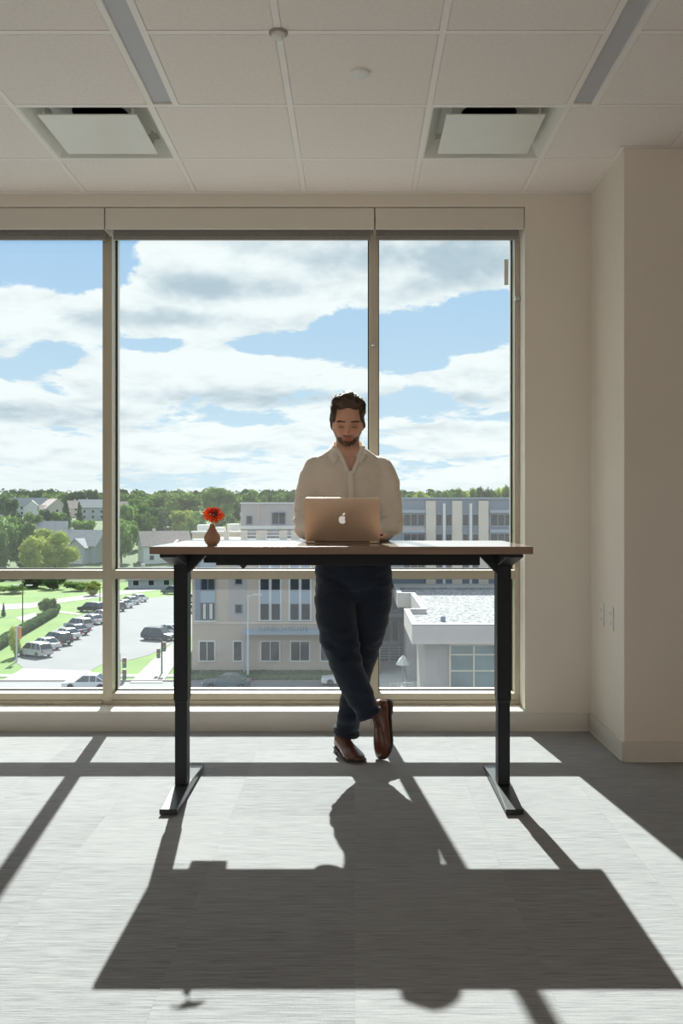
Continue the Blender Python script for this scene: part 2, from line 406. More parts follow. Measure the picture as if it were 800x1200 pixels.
# outlets on the side of the corner pier
def outlet(y, z, lab):
    t = empty('wall_outlet', (JX, y, z), lab, 'wall socket', 'white wall plates on the pier')
    MB().box(-.006, -.0006, -.036, .036, -.06, .06).build('cover_plate', m_white, t, bevel=.002)
    for s in (-1,1):
        r = MB().box(-.0085,-.006,-.017,.017, s*.025-.014, s*.025+.014).build('receptacle', m_white, t, bevel=.004)
        MB().box(-.0088,-.0084,-.008,-.006, s*.025-.005, s*.025+.006).box(-.0088,-.0084,.006,.008, s*.025-.005, s*.025+.006).build('socket_slots', m_black2, r)
outlet(4.835, .675, 'white wall outlet on the side of the pier, the one nearer the window')
outlet(4.66, .675, 'white wall outlet on the side of the pier, the one nearer the corner edge')

# window -------------------------------------------------------------
FY, GY = 5.24, 5.335
win = empty('window_1', (0, FY, OZ0), kind='structure')
def wpart(mb, name, m, bevel=.002, parent=None, **k):
    mb.v = [(a, b_-FY, c-OZ0) for a,b_,c in mb.v]; return mb.build(name, m, parent or win, bevel=bevel, **k)
mull = [(-1.454,-1.400), (.081,.133)]
cols = [(OX0+.03, mull[0][0]), (mull[0][1], mull[1][0]), (mull[1][1], .918)]
TZ0, TZ1, BZ = .8335, .885, .176
for a, b_ in mull:
    wpart(MB().box(a, b_, FY, 5.42, .112, OZ1), 'mullion', m_frame)
wpart(MB().box(OX0, OX0+.03, FY, 5.42, .112, OZ1), 'jamb', m_frame); wpart(MB().box(.918, OX1, FY, 5.42, .112, OZ1), 'jamb', m_frame)
for a, b_ in cols:
    tr = wpart(MB().box(a, b_, FY+.001, 5.42, TZ0, TZ1), 'transom', m_frame)
    wpart(MB().box(a, b_, FY+.001, 5.42, .136, BZ), 'bottom_rail', m_frame)
    wpart(MB().box(a, b_, FY-.006, 5.40, .112, .1355), 'bottom_track', m_frame)
    wpart(MB().box(a, b_, FY+.001, 5.42, 2.865, OZ1), 'head_rail', m_frame)
    for z0, z1 in ((BZ, TZ0), (TZ1, 2.865)):
        wpart(MB().box(a+.004, b_-.004, GY, GY+.004, z0+.004, z1-.004), 'glass_pane', m_glass, 0)
        g = MB(); e = .007
        for y0 in (GY-.010, GY+.0045):
            g.box(a, a+e, y0, y0+.009, z0, z1); g.box(b_-e, b_, y0, y0+.009, z0, z1); g.box(a+e, b_-e, y0, y0+.009, z0, z0+e); g.box(a+e, b_-e, y0, y0+.009, z1-e, z1)
        wpart(g, 'gasket', m_gasket, 0)
# roller shades
segs = [(OX0+.003, -1.404, 'left'), (-1.398, .107, 'middle'), (.113, .944, 'right')]
tx = {'left':'roller shade, rolled up, over the left window lite', 'middle':'roller shade, rolled up, over the wide middle lite, behind the man', 'right':'short roller shade, rolled up, over the right window lite by the wall'}
for a, b_, k in segs:
    t = empty('roller_shade', ((a+b_)/2, 5.10, 2.80), tx[k], 'roller shade', 'rolled-up shades along the window head')
    w = (b_-a)/2
    MB().box(-w, w, -.008, .004, .003, .122).build('fascia', m_shade, t, bevel=.002)
    MB().box(-w, w, .004, .13, .117, .122).build('top_plate', m_shade, t)
    r = []
    MB().lathe([(.03,-w+.01),(.03,w-.01)], 20, (0,.07,.07), 'x').build('fabric_roll', m_hem, t, smooth=40)
    hx = .020 if k != 'right' else .012
    MB().box(-w+hx, w-hx, .096, .1, -.012, .07).build('shade_cloth', m_hem, t)
    MB().box(-w+hx, w-hx, .09, .106, -.028, -.004).build('hem_bar', m_hem, t, bevel=.003)
    MB().box(-w, -w+.003, .004, .13, .003, .117).build('end_bracket', m_shade, t); MB().box(w-.003, w, .004, .13, .003, .117).build('end_bracket', m_shade, t)
m_bead = mat('bead_chain_plastic', (0.72,0.70,0.66), .35)
def chain(x, z1, z0, lab, hold):
    t = empty('bead_chain', (x, FY-.02, z0), lab, 'shade chain')
    for dx in (-.006, .006):
        c = MB()
        z = z0+.006
        c.tube([(dx,0,.006),(dx,0,z1-z0)], .0011, 5)
        c.build('cord', m_bead, t)
    c = MB(); k = 0
    while z0+.012*k < z1:
        for dx in (-.006,.006): c.ball((dx,0,.012*k+.006), .0022, 6, 4)
        k += 1
    c.build('beads', m_bead, t, kind='stuff', smooth=60)
    h = MB(); h.box(-.016,.016,-.006,.019, hold-z0-.014, hold-z0+.012); h.lathe([(.001,-.012),(.010,-.011),(.010,-.006)], 16, (-.003,0,hold-z0), 'y')
    h.build('chain_holder', m_chrome, t, bevel=.002)
chain(.103, 2.80, 1.85, 'thin bead chain loop hanging in front of the middle mullion', 2.18)
chain(.933, 2.80, 1.30, 'thin bead chain loop hanging down the right window jamb', 2.445)
# paper tag on the glass, top right
MB().box(.885-.012, .885+.012, GY-.0025, GY-.0008, 2.55, 2.70).build('glass_sticker', m_white); tag(bpy.data.objects['glass_sticker'], 'narrow white paper label stuck high up at the right edge of the right pane', 'sticker')
# ================================================================== STANDING DESK
m_lam = mat('walnut_laminate', (0.26,0.165,0.11), .24, var=.18, vscale=6, stretch=(1,14,14), bump=.01, bscale=40, spec=.9, coat=.7)
m_edge = mat('walnut_edge_band', (0.235,0.14,0.09), .38, var=.12, vscale=5, stretch=(1,10,14))
DX0, DX1, DY0, DY1, DT, DB = -.813, .7035, 3.60, 4.355, 1.083, 1.053
dcx = (DX0+DX1)/2
desk = empty('standing_desk', (dcx, 3.95, 0), 'tall standing desk with brown wood top and black steel legs', 'desk')
def dp(mb, name, m, bevel=.0015, parent=None, **k):
    mb.v = [(a-dcx, b_-3.95, c) for a,b_,c in mb.v]; return mb.build(name, m, parent or desk, bevel=bevel, **k)
top = dp(MB().box(DX0+.0015, DX1-.0015, DY0+.0015, DY1-.0015, DB, DT), 'tabletop', m_lam, .001)
eb = MB(); eb.box(DX0, DX1, DY0, DY0+.0014, DB+.0005, DT-.0005); eb.box(DX0, DX1, DY1-.0014, DY1, DB+.0005, DT-.0005); eb.box(DX0, DX0+.0014, DY0+.0014, DY1-.0014, DB+.0005, DT-.0005); eb.box(DX1-.0014, DX1, DY0+.0014, DY1-.0014, DB+.0005, DT-.0005)
dp(eb, 'edge_band', m_edge, 0, top)
for s in (-1, 1):
    lx = dcx + s*.695
    # foot: long low bar, tapered top
    y0, y1 = 3.655, 4.30
    pts = [(y0, .008), (y0, .026), (3.90, .044), (4.02, .044), (y1, .026), (y1, .008)]
    ft = dp(MB().prism(pts, lx-.035, lx+.035, 'x'), 'foot', m_foot, .003)
    for yy in (y0-.004, y1):
        dp(MB().box(lx-.0355, lx+.0355, yy, yy+.004, .006, .027), 'end_cap', m_black2, .001, ft)
    for yy in (y0+.04, y1-.04):
        dp(MB().lathe([(.018,0),(.018,.005),(.008,.008)], 16, (lx,yy,0)), 'leveling_glide', m_black2, 0, ft)
    # telescoping column
    lg = dp(MB().box(lx-.026, lx+.026, 3.915, 3.99, .044, .42), 'lower_column', m_black, .004)
    dp(MB().box(lx-.0275, lx+.0275, 3.912, 3.993, .40, .408), 'glide_collar', m_black2, .001, lg)
    dp(MB().box(lx-.030, lx+.030, 3.908, 3.997, .41, 1.0), 'upper_column', m_black, .004)
    # tapered support arm under the top
    pts = [(3.65, 1.052), (3.65, 1.038), (3.89, .992), (4.01, .992), (4.30, 1.038), (4.30, 1.052)]
    dp(MB().prism(pts, lx-.034, lx+.034, 'x'), 'support_arm', m_black, .0015)
    # gusset towards the rail
    q = -s
    gp = [(lx+q*.034, 1.052), (lx+q*.155, 1.052), (lx+q*.155, 1.038), (lx+q*.105, 1.033), (lx+q*.030, .955), (lx+q*.030, .99)]
    dp(MB().prism(gp, 3.925, 3.98, 'y'), 'gusset', m_black, .001)
    MBm = MB(); 
    for yy in (3.68, 3.8, 4.1, 4.27): MBm.lathe([(.006,1.047),(.006,1.0525)], 8, (lx+q*.02,yy,0))
dp(MB().box(dcx-.545, dcx+.593, 3.925, 3.98, .990, 1.052), 'cross_rail', m_black, .002)
dp(MB().box(dcx-.655, dcx+.655, 3.93, 3.975, 1.030, 1.0515), 'top_bar', m_black, .001)
dp(MB().prism([(px(280,663,3.95).x, .992),(px(290,663,3.95).x, .992),(px(285,667,3.95).x, .972)], 3.94, 3.965), 'cable_hook', m_black2, 0)
dp(MB().box(-.70, -.575, 4.20, 4.35, .985, 1.052), 'control_box', m_black2, .004)
dp(MB().tube([(-.60,4.2,1.02),(-.55,4.1,1.005),(-.52,3.99,1.01)], .003, 6), 'control_cable', m_black2, 0, smooth=60)

# ------------------------------------------------------------------ laptop
m_gold = mat('anodised_gold_aluminium', (0.74,0.60,0.485), .46, metal=.75, var=.02)
m_logo = mat('white_backlit_logo', (0.85,0.82,0.80), .35, emit=((1,.97,.95), .35))
m_key = mat('laptop_keys', (0.02,0.02,0.02), .5)
m_screen = mat('laptop_screen', (0.01,0.01,0.012), .15, emit=((.75,.85,1), .5))
LW_, LH_, LD_ = .324, .194, .222
lx0 = px(401, 636, 3.955).x
lap = empty('laptop', (lx0, 3.965, DT), 'open gold laptop on the desk, lid towards the viewer with a white logo', 'laptop')
def rrect(w, h, r, n=5):
    pts = []
    for cx_, cy_, a0 in ((w-r, r, -90), (w-r, h-r, 0), (-w+r, h-r, 90), (-w+r, r, 180)):
        for k in range(n+1):
            a = math.radians(a0+90*k/n); pts.append((cx_+r*math.cos(a), cy_+r*math.sin(a)))
    return pts
base = MB().prism([(a, b_) for a, b_ in rrect(LW_/2, LD_, .012)], .0015, .0125, 'z').build('base', m_gold, lap, bevel=.0015, smooth=30)
kb = MB()
for r in range(6):
    for c in range(14):
        x = -.135+c*.0193; y = .09+r*.0185; kb.box(x, x+.0165, y, y+.0155, .0125, .0138)
kb.build('keyboard_keys', m_key, base, kind='stuff')
MB().box(-.055,.055,.012,.078,.0125,.0128).build('trackpad', m_gold, base)
# the base lies behind the lid (away from the camera): trackpad is at the man's side
kb_o = base.children
for ch in base.children: ch.location.y = 0
for ch in base.children:
    if ch.name.startswith('keyboard'): ch.location.y = -.062
    else: ch.location.y = .135
lid = MB().prism(rrect(LW_/2, LH_, .010), -.003, .003, 'y').build('lid', m_gold, lap, bevel=.0012, smooth=30)
lid.location = (0, .0, .010); lid.rotation_euler = (math.radians(14), 0, 0)
MB().prism(rrect(LW_/2-.006, LH_-.010, .004), .0031, .0037, 'y').build('screen', m_screen, lid).location = (0,0,.005)
# fruit shaped logo with a bite and a leaf, flat on the lid
def logo():
    pts = []; n = 72
    for k in range(n):
        a = 2*PI*k/n
        x = math.sin(a); y = math.cos(a)
        r = 1.0 - .16*math.exp(-((a if a < PI else a-2*PI)/.30)**2) - .10*math.exp(-((a-PI)/.28)**2)
        r *= 1 + .05*math.cos(2*a) + .05*y
        X, Y = x*r*.92, y*r*.98
        bx, by, br = 1.05, .12, .50          # the bite
        dx, dy = X-bx, Y-by; dd = math.hypot(dx, dy)
        if dd < br: X, Y = bx+dx/dd*br, by+dy/dd*br
        pts.append((X*.0125, Y*.0125))
    leaf = []
    for k in range(13):
        t = k/12; leaf.append((.001+.0075*t+.0030*math.sin(PI*t)*.9, .0140+.0085*t-.0016*math.sin(PI*t)))
    for k in range(11, 0, -1):
        t = k/12; leaf.append((.001+.0075*t-.0030*math.sin(PI*t), .0140+.0085*t+.0024*math.sin(PI*t)))
    m = MB(); m.prism(pts, -.0036, -.0031, 'y'); m.prism(leaf, -.0036, -.0031, 'y'); return m
o = logo().build('logo', m_logo, lid, label='white bitten-fruit logo'); o.location = (0, 0, .096); o.scale = (1.42, 1, 1.42)
h = MB().lathe([(.006,-.12),(.006,.12)], 12, (0,.004,.009), 'x'); h.build('hinge', m_key, lap, smooth=40)

# ------------------------------------------------------------------ vase and gerbera
m_vase = mat('terracotta_brown_ceramic', (0.40,0.25,0.17), .55, var=.12, vscale=30, bump=.1, bscale=120)
vp = px(248.5, 639, 3.69); 
vase = empty('bud_vase', (vp.x, 3.69, DT), 'small round-bellied brown ceramic bud vase on the left of the desk', 'vase')
prof = [(.001,.0),(.019,.0),(.0195,.004),(.026,.010),(.0325,.022),(.0335,.032),(.030,.044),(.0225,.056),(.0150,.068),(.0105,.078),(.0095,.086),(.0105,.089),(.0075,.089),(.006,.07),(.006,.05)]
MB().lathe(prof, 40).build('vase_body', m_vase, vase, smooth=60)
m_red = leaf_mat('red_petals', (0.90,0.10,0.03), (0.95,0.20,0.06))
m_red2 = mat('dark_red_petals', (0.50,0.025,0.015), .55)
m_stem = mat('flower_stem_green', (0.20,0.30,0.07), .6)
m_eye = mat('flower_centre', (0.16,0.07,0.02), .8, bump=.5, bscale=900)
fl = empty('gerbera_flower', (vp.x, 3.69, DT+.05), 'single red gerbera flower standing in the brown vase', 'flower')
MB().tube([(0,0,0),(.001,0,.03),(.003,0,.045),(.005,-.001,.062)], .0022, 8).build('stem', m_stem, fl, smooth=60)
hd = empty('flower_head', (.007, -.003, .073)); hd.parent = fl; hd.rotation_euler = (math.radians(38), math.radians(14), 0)
fc = Matrix.Identity(4)
def petal(L_, w, lift, droop):
    vs = []; n = 7
    for i in range(n):
        t = i/(n-1); r = .010+(L_-.010)*t
        ww = w*(.35+.65*math.sin(PI*min(t*.75+.12,1)))*(1 if t < .85 else .62)
        z = lift*math.sin(t*PI*.6)-droop*t*t
        vs += [(r, -ww, z-.0008), (r, 0, z+.0009), (r, ww, z-.0008)]
    fs = []
    for i in range(n-1):
        for k in range(2): a = i*3+k; fs.append((a, a+3, a+4, a+1))
    return MB().add(vs, fs)
for ring_, cnt, L_, w, lift, droop, mm, zo in (('outer',22,.047,.0058,.006,.004,m_red,0),('mid',20,.040,.0052,.011,.001,m_red,.002),('inner',18,.024,.0036,.012,-.003,m_red2,.004)):
    me = petal(L_, w, lift, droop).mesh('petal'); me.materials.append(mm); me.shade_smooth()
    for k in range(cnt):
        o = bpy.data.objects.new('petal', me); COL.objects.link(o); o.parent = hd
        o.location = (0,0,zo); o.rotation_euler = (random.uniform(-.15,.15), random.uniform(-.12,.10), 2*PI*(k+random.uniform(-.2,.2))/cnt+(.14 if ring_=='mid' else 0)); 
        o.scale = (random.uniform(.92,1.06),1,1)
MB().lathe([(.001,.0085),(.006,.009),(.010,.007),(.012,.003),(.011,.0)], 20).build('flower_centre', m_eye, hd, smooth=60)
MB().lathe([(.002,-.008),(.008,-.005),(.013,.0),(.012,.002)], 16).build('sepal_cup', m_stem, hd, smooth=60)
# ================================================================== THE MAN
def lerp(a, b, t): return a+(b-a)*t
def interp(tab, z):
    if z <= tab[0][0]: return tab[0][1:]
    for p, q in zip(tab, tab[1:]):
        if z <= q[0]:
            t = (z-p[0])/(q[0]-p[0]); return tuple(lerp(a, b, t) for a, b in zip(p[1:], q[1:]))
    return tab[-1][1:]
def smooth_path(pts, n=6):
    """Catmull-Rom through (x,y,z,r) points"""
    P = [np.array(p, float) for p in pts]; P = [2*P[0]-P[1]]+P+[2*P[-1]-P[-2]]; out = []
    for i in range(1, len(P)-2):
        for k in range(n):
            t = k/n; a, b, c, d = P[i-1], P[i], P[i+1], P[i+2]
            out.append(.5*((2*b)+(-a+c)*t+(2*a-5*b+4*c-d)*t*t+(-a+3*b-3*c+d)*t**3))
    out.append(P[-2]); return out
def limb(mb, pts, grow=0.0, n=20, sub=6, ends=True, sy=1.0):
    sp = smooth_path(pts, sub)
    mb.tube([p[:3] for p in sp], [max(.003, p[3]+grow) for p in sp], n)
    if ends:
        mb.ball(sp[0][:3], sp[0][3]+grow, n, 10); mb.ball(sp[-1][:3], sp[-1][3]+grow, n, 10)
def ell_rings(mb, tab, grow=0.0, n=40, p=2.3):
    rs = []
    for z, cx, cy, rx, ry in tab:
        r = []
        for k in range(n):
            a = 2*PI*k/n; c, s = math.cos(a), math.sin(a)
            r.append((cx+(rx+grow)*math.copysign(abs(c)**(2/p), c), cy+(ry+grow)*math.copysign(abs(s)**(2/p), s), z))
        rs.append(r)
    mb.rings(rs)
def fuse(mb, voxel, iters=3, fac=.5):
    me = mb.mesh('t'); bm = bmesh.new(); bm.from_mesh(me); bmesh.ops.recalc_face_normals(bm, faces=bm.faces); bm.to_mesh(me); bm.free()
    o = bpy.data.objects.new('t', me); COL.objects.link(o)
    r = o.modifiers.new('r', 'REMESH'); r.mode = 'VOXEL'; r.voxel_size = voxel; r.use_smooth_shade = True
    if iters:
        s = o.modifiers.new('s', 'SMOOTH'); s.iterations = iters; s.factor = fac
    dg = bpy.context.evaluated_depsgraph_get(); m2 = bpy.data.meshes.new_from_object(o.evaluated_get(dg))
    bpy.data.objects.remove(o); bpy.data.meshes.remove(me); return m2
def link_mesh(name, me, m, parent=None, loc=(0,0,0), **k):
    me.materials.clear(); me.materials.append(m); me.shade_smooth()
    o = bpy.data.objects.new(name, me); COL.objects.link(o); o.parent = parent; o.location = loc; return tag(o, **k)
def coords(me): 
    a = np.empty(len(me.vertices)*3, np.float32); me.vertices.foreach_get('co', a); return a.reshape(-1,3)
def normals(me):
    a = np.empty(len(me.vertices)*3, np.float32); me.vertices.foreach_get('normal', a); return a.reshape(-1,3)

MX, MY = -.035, 4.50
man = empty('person', (MX, MY, 0), 'man in an open-collared cream shirt and navy jeans standing behind the desk', 'person')
off = Vector((-MX, -MY, 0))
TORSO = [(.88,-.008,4.555,.172,.118),(.95,-.008,4.555,.176,.118),(1.05,-.012,4.545,.163,.110),(1.15,-.02,4.53,.163,.111),(1.28,-.030,4.51,.178,.117),
         (1.37,-.037,4.49,.184,.117),(1.43,-.037,4.482,.180,.108),(1.465,-.037,4.478,.168,.092),(1.492,-.037,4.474,.138,.078),(1.515,-.037,4.470,.104,.070),(1.540,-.036,4.466,.072,.066)]
ARM_R = [(-.190,4.49,1.432,.062),(-.222,4.475,1.36,.056),(-.238,4.455,1.25,.051),(-.238,4.42,1.158,.046),(-.205,4.32,1.138,.042),(-.155,4.215,1.126,.034)]
ARM_L = [(.117,4.49,1.432,.062),(.150,4.475,1.36,.056),(.166,4.455,1.25,.051),(.168,4.42,1.158,.046),(.140,4.32,1.138,.042),(.108,4.215,1.126,.034)]
LEG_R = [(-.095,4.545,.95,.103),(-.100,4.525,.83,.103),(-.094,4.49,.70,.098),(-.066,4.455,.56,.089),(-.034,4.438,.45,.080),(.015,4.435,.34,.069),(.068,4.448,.232,.060)]
LEG_L = [(.082,4.555,.95,.103),(.086,4.56,.83,.100),(.076,4.565,.70,.094),(.052,4.575,.56,.080),(.025,4.59,.43,.068),(-.012,4.605,.28,.061),(-.045,4.625,.092,.061)]

# ---- head, in its own frame: face towards -y
HC = Vector((-.037, 4.435, 1.652)); HP = math.radians(17)
HM = Matrix.Translation(HC) @ Matrix.Rotation(math.radians(2), 4, 'Z') @ Matrix.Rotation(HP, 4, 'X')
def G(d, s): return math.exp(-(d/s)**2)
def sst(x, a, b):
    t = min(1, max(0, (x-a)/(b-a))); return t*t*(3-2*t)
def head_point(u, grow=0.0):
    """u: unit direction in head frame -> surface point"""
    x, y, z = u
    p = Vector((x*.0755, y*(.098 if y > 0 else .094), z*.118))
    low = sst(-p.z, .015, .115)
    front = sst(-y, -.3, .5)
    p.x *= 1-.27*low*sst(-y, -.6, .6)
    if y > 0: p.y *= 1-.45*sst(-p.z, .02, .10); 
    p.x *= 1+.05*G(p.z-.05, .05)
    if y < 0: p.y *= 1-.10*sst(p.z, .04, .11)
    ax = abs(p.x); fz = p.z
    if y < -.1:
        f = sst(-y, .1, .5); d = 0
        d += .0060*G(fz-.027,.010)*sst(.055-ax, 0, .02)          # brow
        d -= .0145*G(ax-.030,.015)*G(fz-.006,.013)               # sockets
        d += .0055*G(ax-.031,.011)*G(fz-.004,.0075)              # lids
        nz = sst(fz, -.040, -.027)*(1-sst(fz, .0, .030))
        d += (.010+.026*sst(-fz, -.010, .028))*G(ax, .0078)*nz   # nose ridge
        d += .0085*G(ax-.0130,.006)*G(fz+.027,.0065)             # wings
        d += .0050*G(ax-.042,.018)*G(fz+.018,.018)               # cheekbones
        d += .0062*G(ax,.024)*G(fz+.052,.0055)+.0068*G(ax,.020)*G(fz+.0635,.0065)-.0045*G(ax,.024)*G(fz+.0575,.0022)
        d -= .0060*G(ax-.0075,.0032)*G(fz+.0345,.0035)           # nostrils
        d += .0045*G(ax,.03)*G(fz+.045,.012)                      # muzzle
        d -= .0035*G(ax,.02)*G(fz+.073,.006)
        d += .0100*G(ax,.024)*G(fz+.094,.015)                     # chin
        d += .004*G(ax-.03,.02)*G(fz+.085,.02)
        p.y -= d*f
    if grow: p += Vector(u).normalized()*grow
    return p
def surf(x, z, g=.0003):
    a, b = x/.0755, z/.118; return head_point(Vector((a, -math.sqrt(max(.05, 1-a*a-b*b)), b)), g)
def head_rings(mb):
    n, m = 96, 84; rs = []
    for i in range(m+1):
        t = PI*(i+.01)/(m+.02); rs.append([HM @ head_point((math.sin(t)*math.cos(2*PI*k/n), math.sin(t)*math.sin(2*PI*k/n), -math.cos(t))) for k in range(n)])
    mb.rings(rs)
body = MB()
head_rings(body)
for s in (-1, 1):
    R = Matrix.Rotation(s*math.radians(-18), 3, 'Z')
    body.ball(HM @ Vector((s*.078, .012, -.002)), (.006,.017,.031), 14, 10, HM.to_3x3() @ R)
    body.ball(HM @ Vector((s*.076, .004, -.024)), (.005,.009,.012), 10, 8, HM.to_3x3())
limb(body, [(-.037,4.462,1.60,.056),(-.036,4.462,1.55,.057),(-.036,4.472,1.50,.064),(-.036,4.48,1.45,.07)], 0, 24)
ell_rings(body, TORSO, -.013)
body.ball((-.12,4.475,1.455), (.09,.06,.045)); body.ball((.05,4.475,1.455), (.09,.06,.045))
for A in (ARM_R, ARM_L): limb(body, A, -.012, 16)
for Lg in (LEG_R, LEG_L):
    Lb = [list(p) for p in Lg]; Lb[-1][:3] = [lerp(a, b, .45) for a, b in zip(Lb[-1][:3], Lb[-2][:3])]; Lb[-1][3] = .052
    limb(body, Lb, -.014, 18)
# hands on the keyboard
def hand(mb, wrist, fwd, side, thumb, curl=1.0):
    f = Vector(fwd).normalized(); up = Vector((0,0,1)); r = f.cross(up).normalized(); up = r.cross(f)
    if thumb < 0: pass
    W = Vector(wrist)
    def P(a, b, c): return W+f*a+r*b+up*c       # a forward, b to the right of fwd, c up
    rs = []
    for a, w, h in ((-.02,.024,.019),(.0,.026,.018),(.02,.033,.017),(.045,.040,.016),(.07,.041,.0145),(.085,.037,.012)):
        rs.append([P(a, w*math.cos(2*PI*k/20), h*math.sin(2*PI*k/20)-.06*a) for k in range(20)])
    mb.rings(rs)
    for i, (b, L_, a0) in enumerate(((.030,.068,.076),(.0105,.078,.082),(-.0105,.073,.080),(-.030,.058,.072))):
        b *= thumb; ang = math.radians((5, 1, -3, -9)[i])*thumb
        d1 = (f*math.cos(ang)+r*math.sin(ang)).normalized()
        p0 = P(a0-.012, b, -.004); seg = (L_*.46, L_*.30, L_*.24); pit = (-5, -38-6*i, -62)
        pts = [(*p0, .0098)]; p = p0
        for sl_, pt, rr in zip(seg, pit, (.0088,.0080,.0068)):
            a = math.radians(pt*curl); p = p+(d1*math.cos(a)+up*math.sin(a))*sl_; pts.append((*p, rr))
        limb(mb, pts, 0, 10, 3)
    t0 = P(.018, .028*thumb, -.006); t1 = P(.045, .052*thumb, -.012); t2 = P(.075, .056*thumb, -.018); t3 = P(.097, .050*thumb, -.022)
    limb(mb, [(*t0,.014),(*t1,.0115),(*t2,.0095),(*t3,.008)], 0, 10, 3)
hand(body, (-.148,4.20,1.125), (.30,-.95,.0), 1, 1)       # his right hand: thumb towards +x
hand(body, (.101,4.20,1.125), (-.30,-.95,.0), 1, -1)
body.v = [tuple(Vector(p)+off) for p in body.v]
bme = fuse(body, .0036, 2, .45)
# colouring of the skin: lips, cheeks, nose, ears, stubble
def skin_mat():
    m = bpy.data.materials.new('skin'); m.use_nodes = True; N = m.node_tree.nodes; L = m.node_tree.links; b = N['Principled BSDF']
    a = N.new('ShaderNodeVertexColor'); a.layer_name = 'skin'
    n = N.new('ShaderNodeTexNoise'); n.inputs['Scale'].default_value = 90; n.inputs['Detail'].default_value = 3
    hs = N.new('ShaderNodeHueSaturation'); mr = N.new('ShaderNodeMapRange'); mr.inputs[3].default_value = .88; mr.inputs[4].default_value = 1.12
    L.new(n.outputs['Fac'], mr.inputs[0]); L.new(mr.outputs[0], hs.inputs['Value']); L.new(a.outputs[0], hs.inputs['Color']); L.new(hs.outputs[0], b.inputs['Base Color'])
    b.inputs['Roughness'].default_value = .48; b.inputs['Subsurface Weight'].default_value = .12; b.inputs['Subsurface Radius'].default_value = (.012,.004,.002)
    b.inputs['Subsurface Scale'].default_value = .6
    return m
m_skin = skin_mat()
co = coords(bme).astype(np.float64) + np.array([MX, MY, 0]); Hi = np.array(HM.inverted()); lc = co @ Hi[:3,:3].T + Hi[:3,3]
X, Y, Z = np.abs(lc[:,0]), lc[:,1], lc[:,2]
g = lambda d, s: np.exp(-(d/s)**2)
colr = np.tile(np.array([.74,.42,.30]), (len(co),1))
fr = (Y < -.03)&(co[:,2] > 1.5)
def blend(w, c):
    global colr
    w = np.clip(w, 0, 1)[:,None]; colr = colr*(1-w)+np.array(c)*w
blend(fr*.45*g(X-.042,.024)*g(Z+.02,.022), (.66,.26,.18)); blend(fr*.45*g(X,.014)*g(Z+.022,.018), (.66,.25,.18))
blend(fr*.35*g(X-.03,.018)*g(Z-.006,.012), (.36,.18,.14))  # eye sockets coloured darker to imitate the shadow under the brows
jaw = np.clip((-Z-.048)/.02, 0, 1)*(Y < .01); mous = g(Z+.0435,.0055)*g(X,.028); side = np.clip((X-.048)/.012,0,1)*np.clip((-Z-.012)/.03,0,1)*(Y < .015)
st = np.clip(np.maximum(np.maximum(jaw, mous*1.1), side*.8), 0, 1)*np.clip((co[:,2]-1.512)/.03, 0, 1)*(Y < .02)
blend(st*.55, (.17,.098,.062))
blend(fr*1.0*np.clip(1.5*g(X,.021)*(g(Z+.0525,.0038)+g(Z+.0625,.0045)),0,1), (.50,.19,.155))
blend((X > .074)*(co[:,2] > 1.55)*.5, (.68,.26,.19))
ca = bme.color_attributes.new('skin', 'FLOAT_COLOR', 'POINT')
ca.data.foreach_set('color', np.concatenate([colr, np.ones((len(co),1))],1).astype(np.float32).ravel())
bodyo = link_mesh('body', bme, m_skin, man)
# hair --------------------------------------------------------------
m_hair = mat('brown_hair', (0.040,0.022,0.013), .40, col2=(0.11,0.066,0.040), vscale=60, spec=.6)
m_beard = mat('brown_beard', (0.07,0.038,0.022), .55, var=.3, vscale=80)
rnd = random.Random(3)
def hair_amt(u):
    """0..1: how much hair grows in this direction of the head frame"""
    p = head_point(u); x, y, z = abs(p.x), p.y, p.z
    line = lerp(.088, .078, sst(x, .0, .04)); line = lerp(line, .012, sst(x, .050, .064) if y < -.03 else 1.0); line = lerp(line, -.020, sst(y, -.03, -.008))
    line = lerp(line, -.01, sst(y, .0, .012)); line = lerp(line, -.085, sst(y, .02, .06))
    return sst(z, line-.004, line+.012)
def hair_vol(u):
    x, y, z = u
    v = .0070+.029*sst(z, .22, .85)*(1-.35*sst(y, -.1, .9))+.016*sst(-y, .0, .5)*sst(z, .5, .8)
    v += .009*mnoise.noise(Vector((x*3.1+5, y*2.2, z*2.8)))+.0075*mnoise.noise(Vector((x*9+2*y, y*3.2, z*5)))
    return max(.003, v)
cap = MB(); n, m = 110, 60; idx = {}; vs = []
for i in range(m+1):
    t = PI*(.30+.70*i/m)
    for k in range(n):
        u = (math.sin(t)*math.cos(2*PI*k/n), math.sin(t)*math.sin(2*PI*k/n), -math.cos(t)); h = hair_amt(u)
        vs.append((HM @ head_point(u, hair_vol(u)*h*.86-.0035*(1-h)))+off)
fs = [(i*n+k, i*n+(k+1)%n, (i+1)*n+(k+1)%n, (i+1)*n+k) for i in range(m) for k in range(n)]
cap.add(vs, fs)
hair = cap.build('hair', m_hair, bodyo, smooth=180)
st_ = MB(); cnt = 0
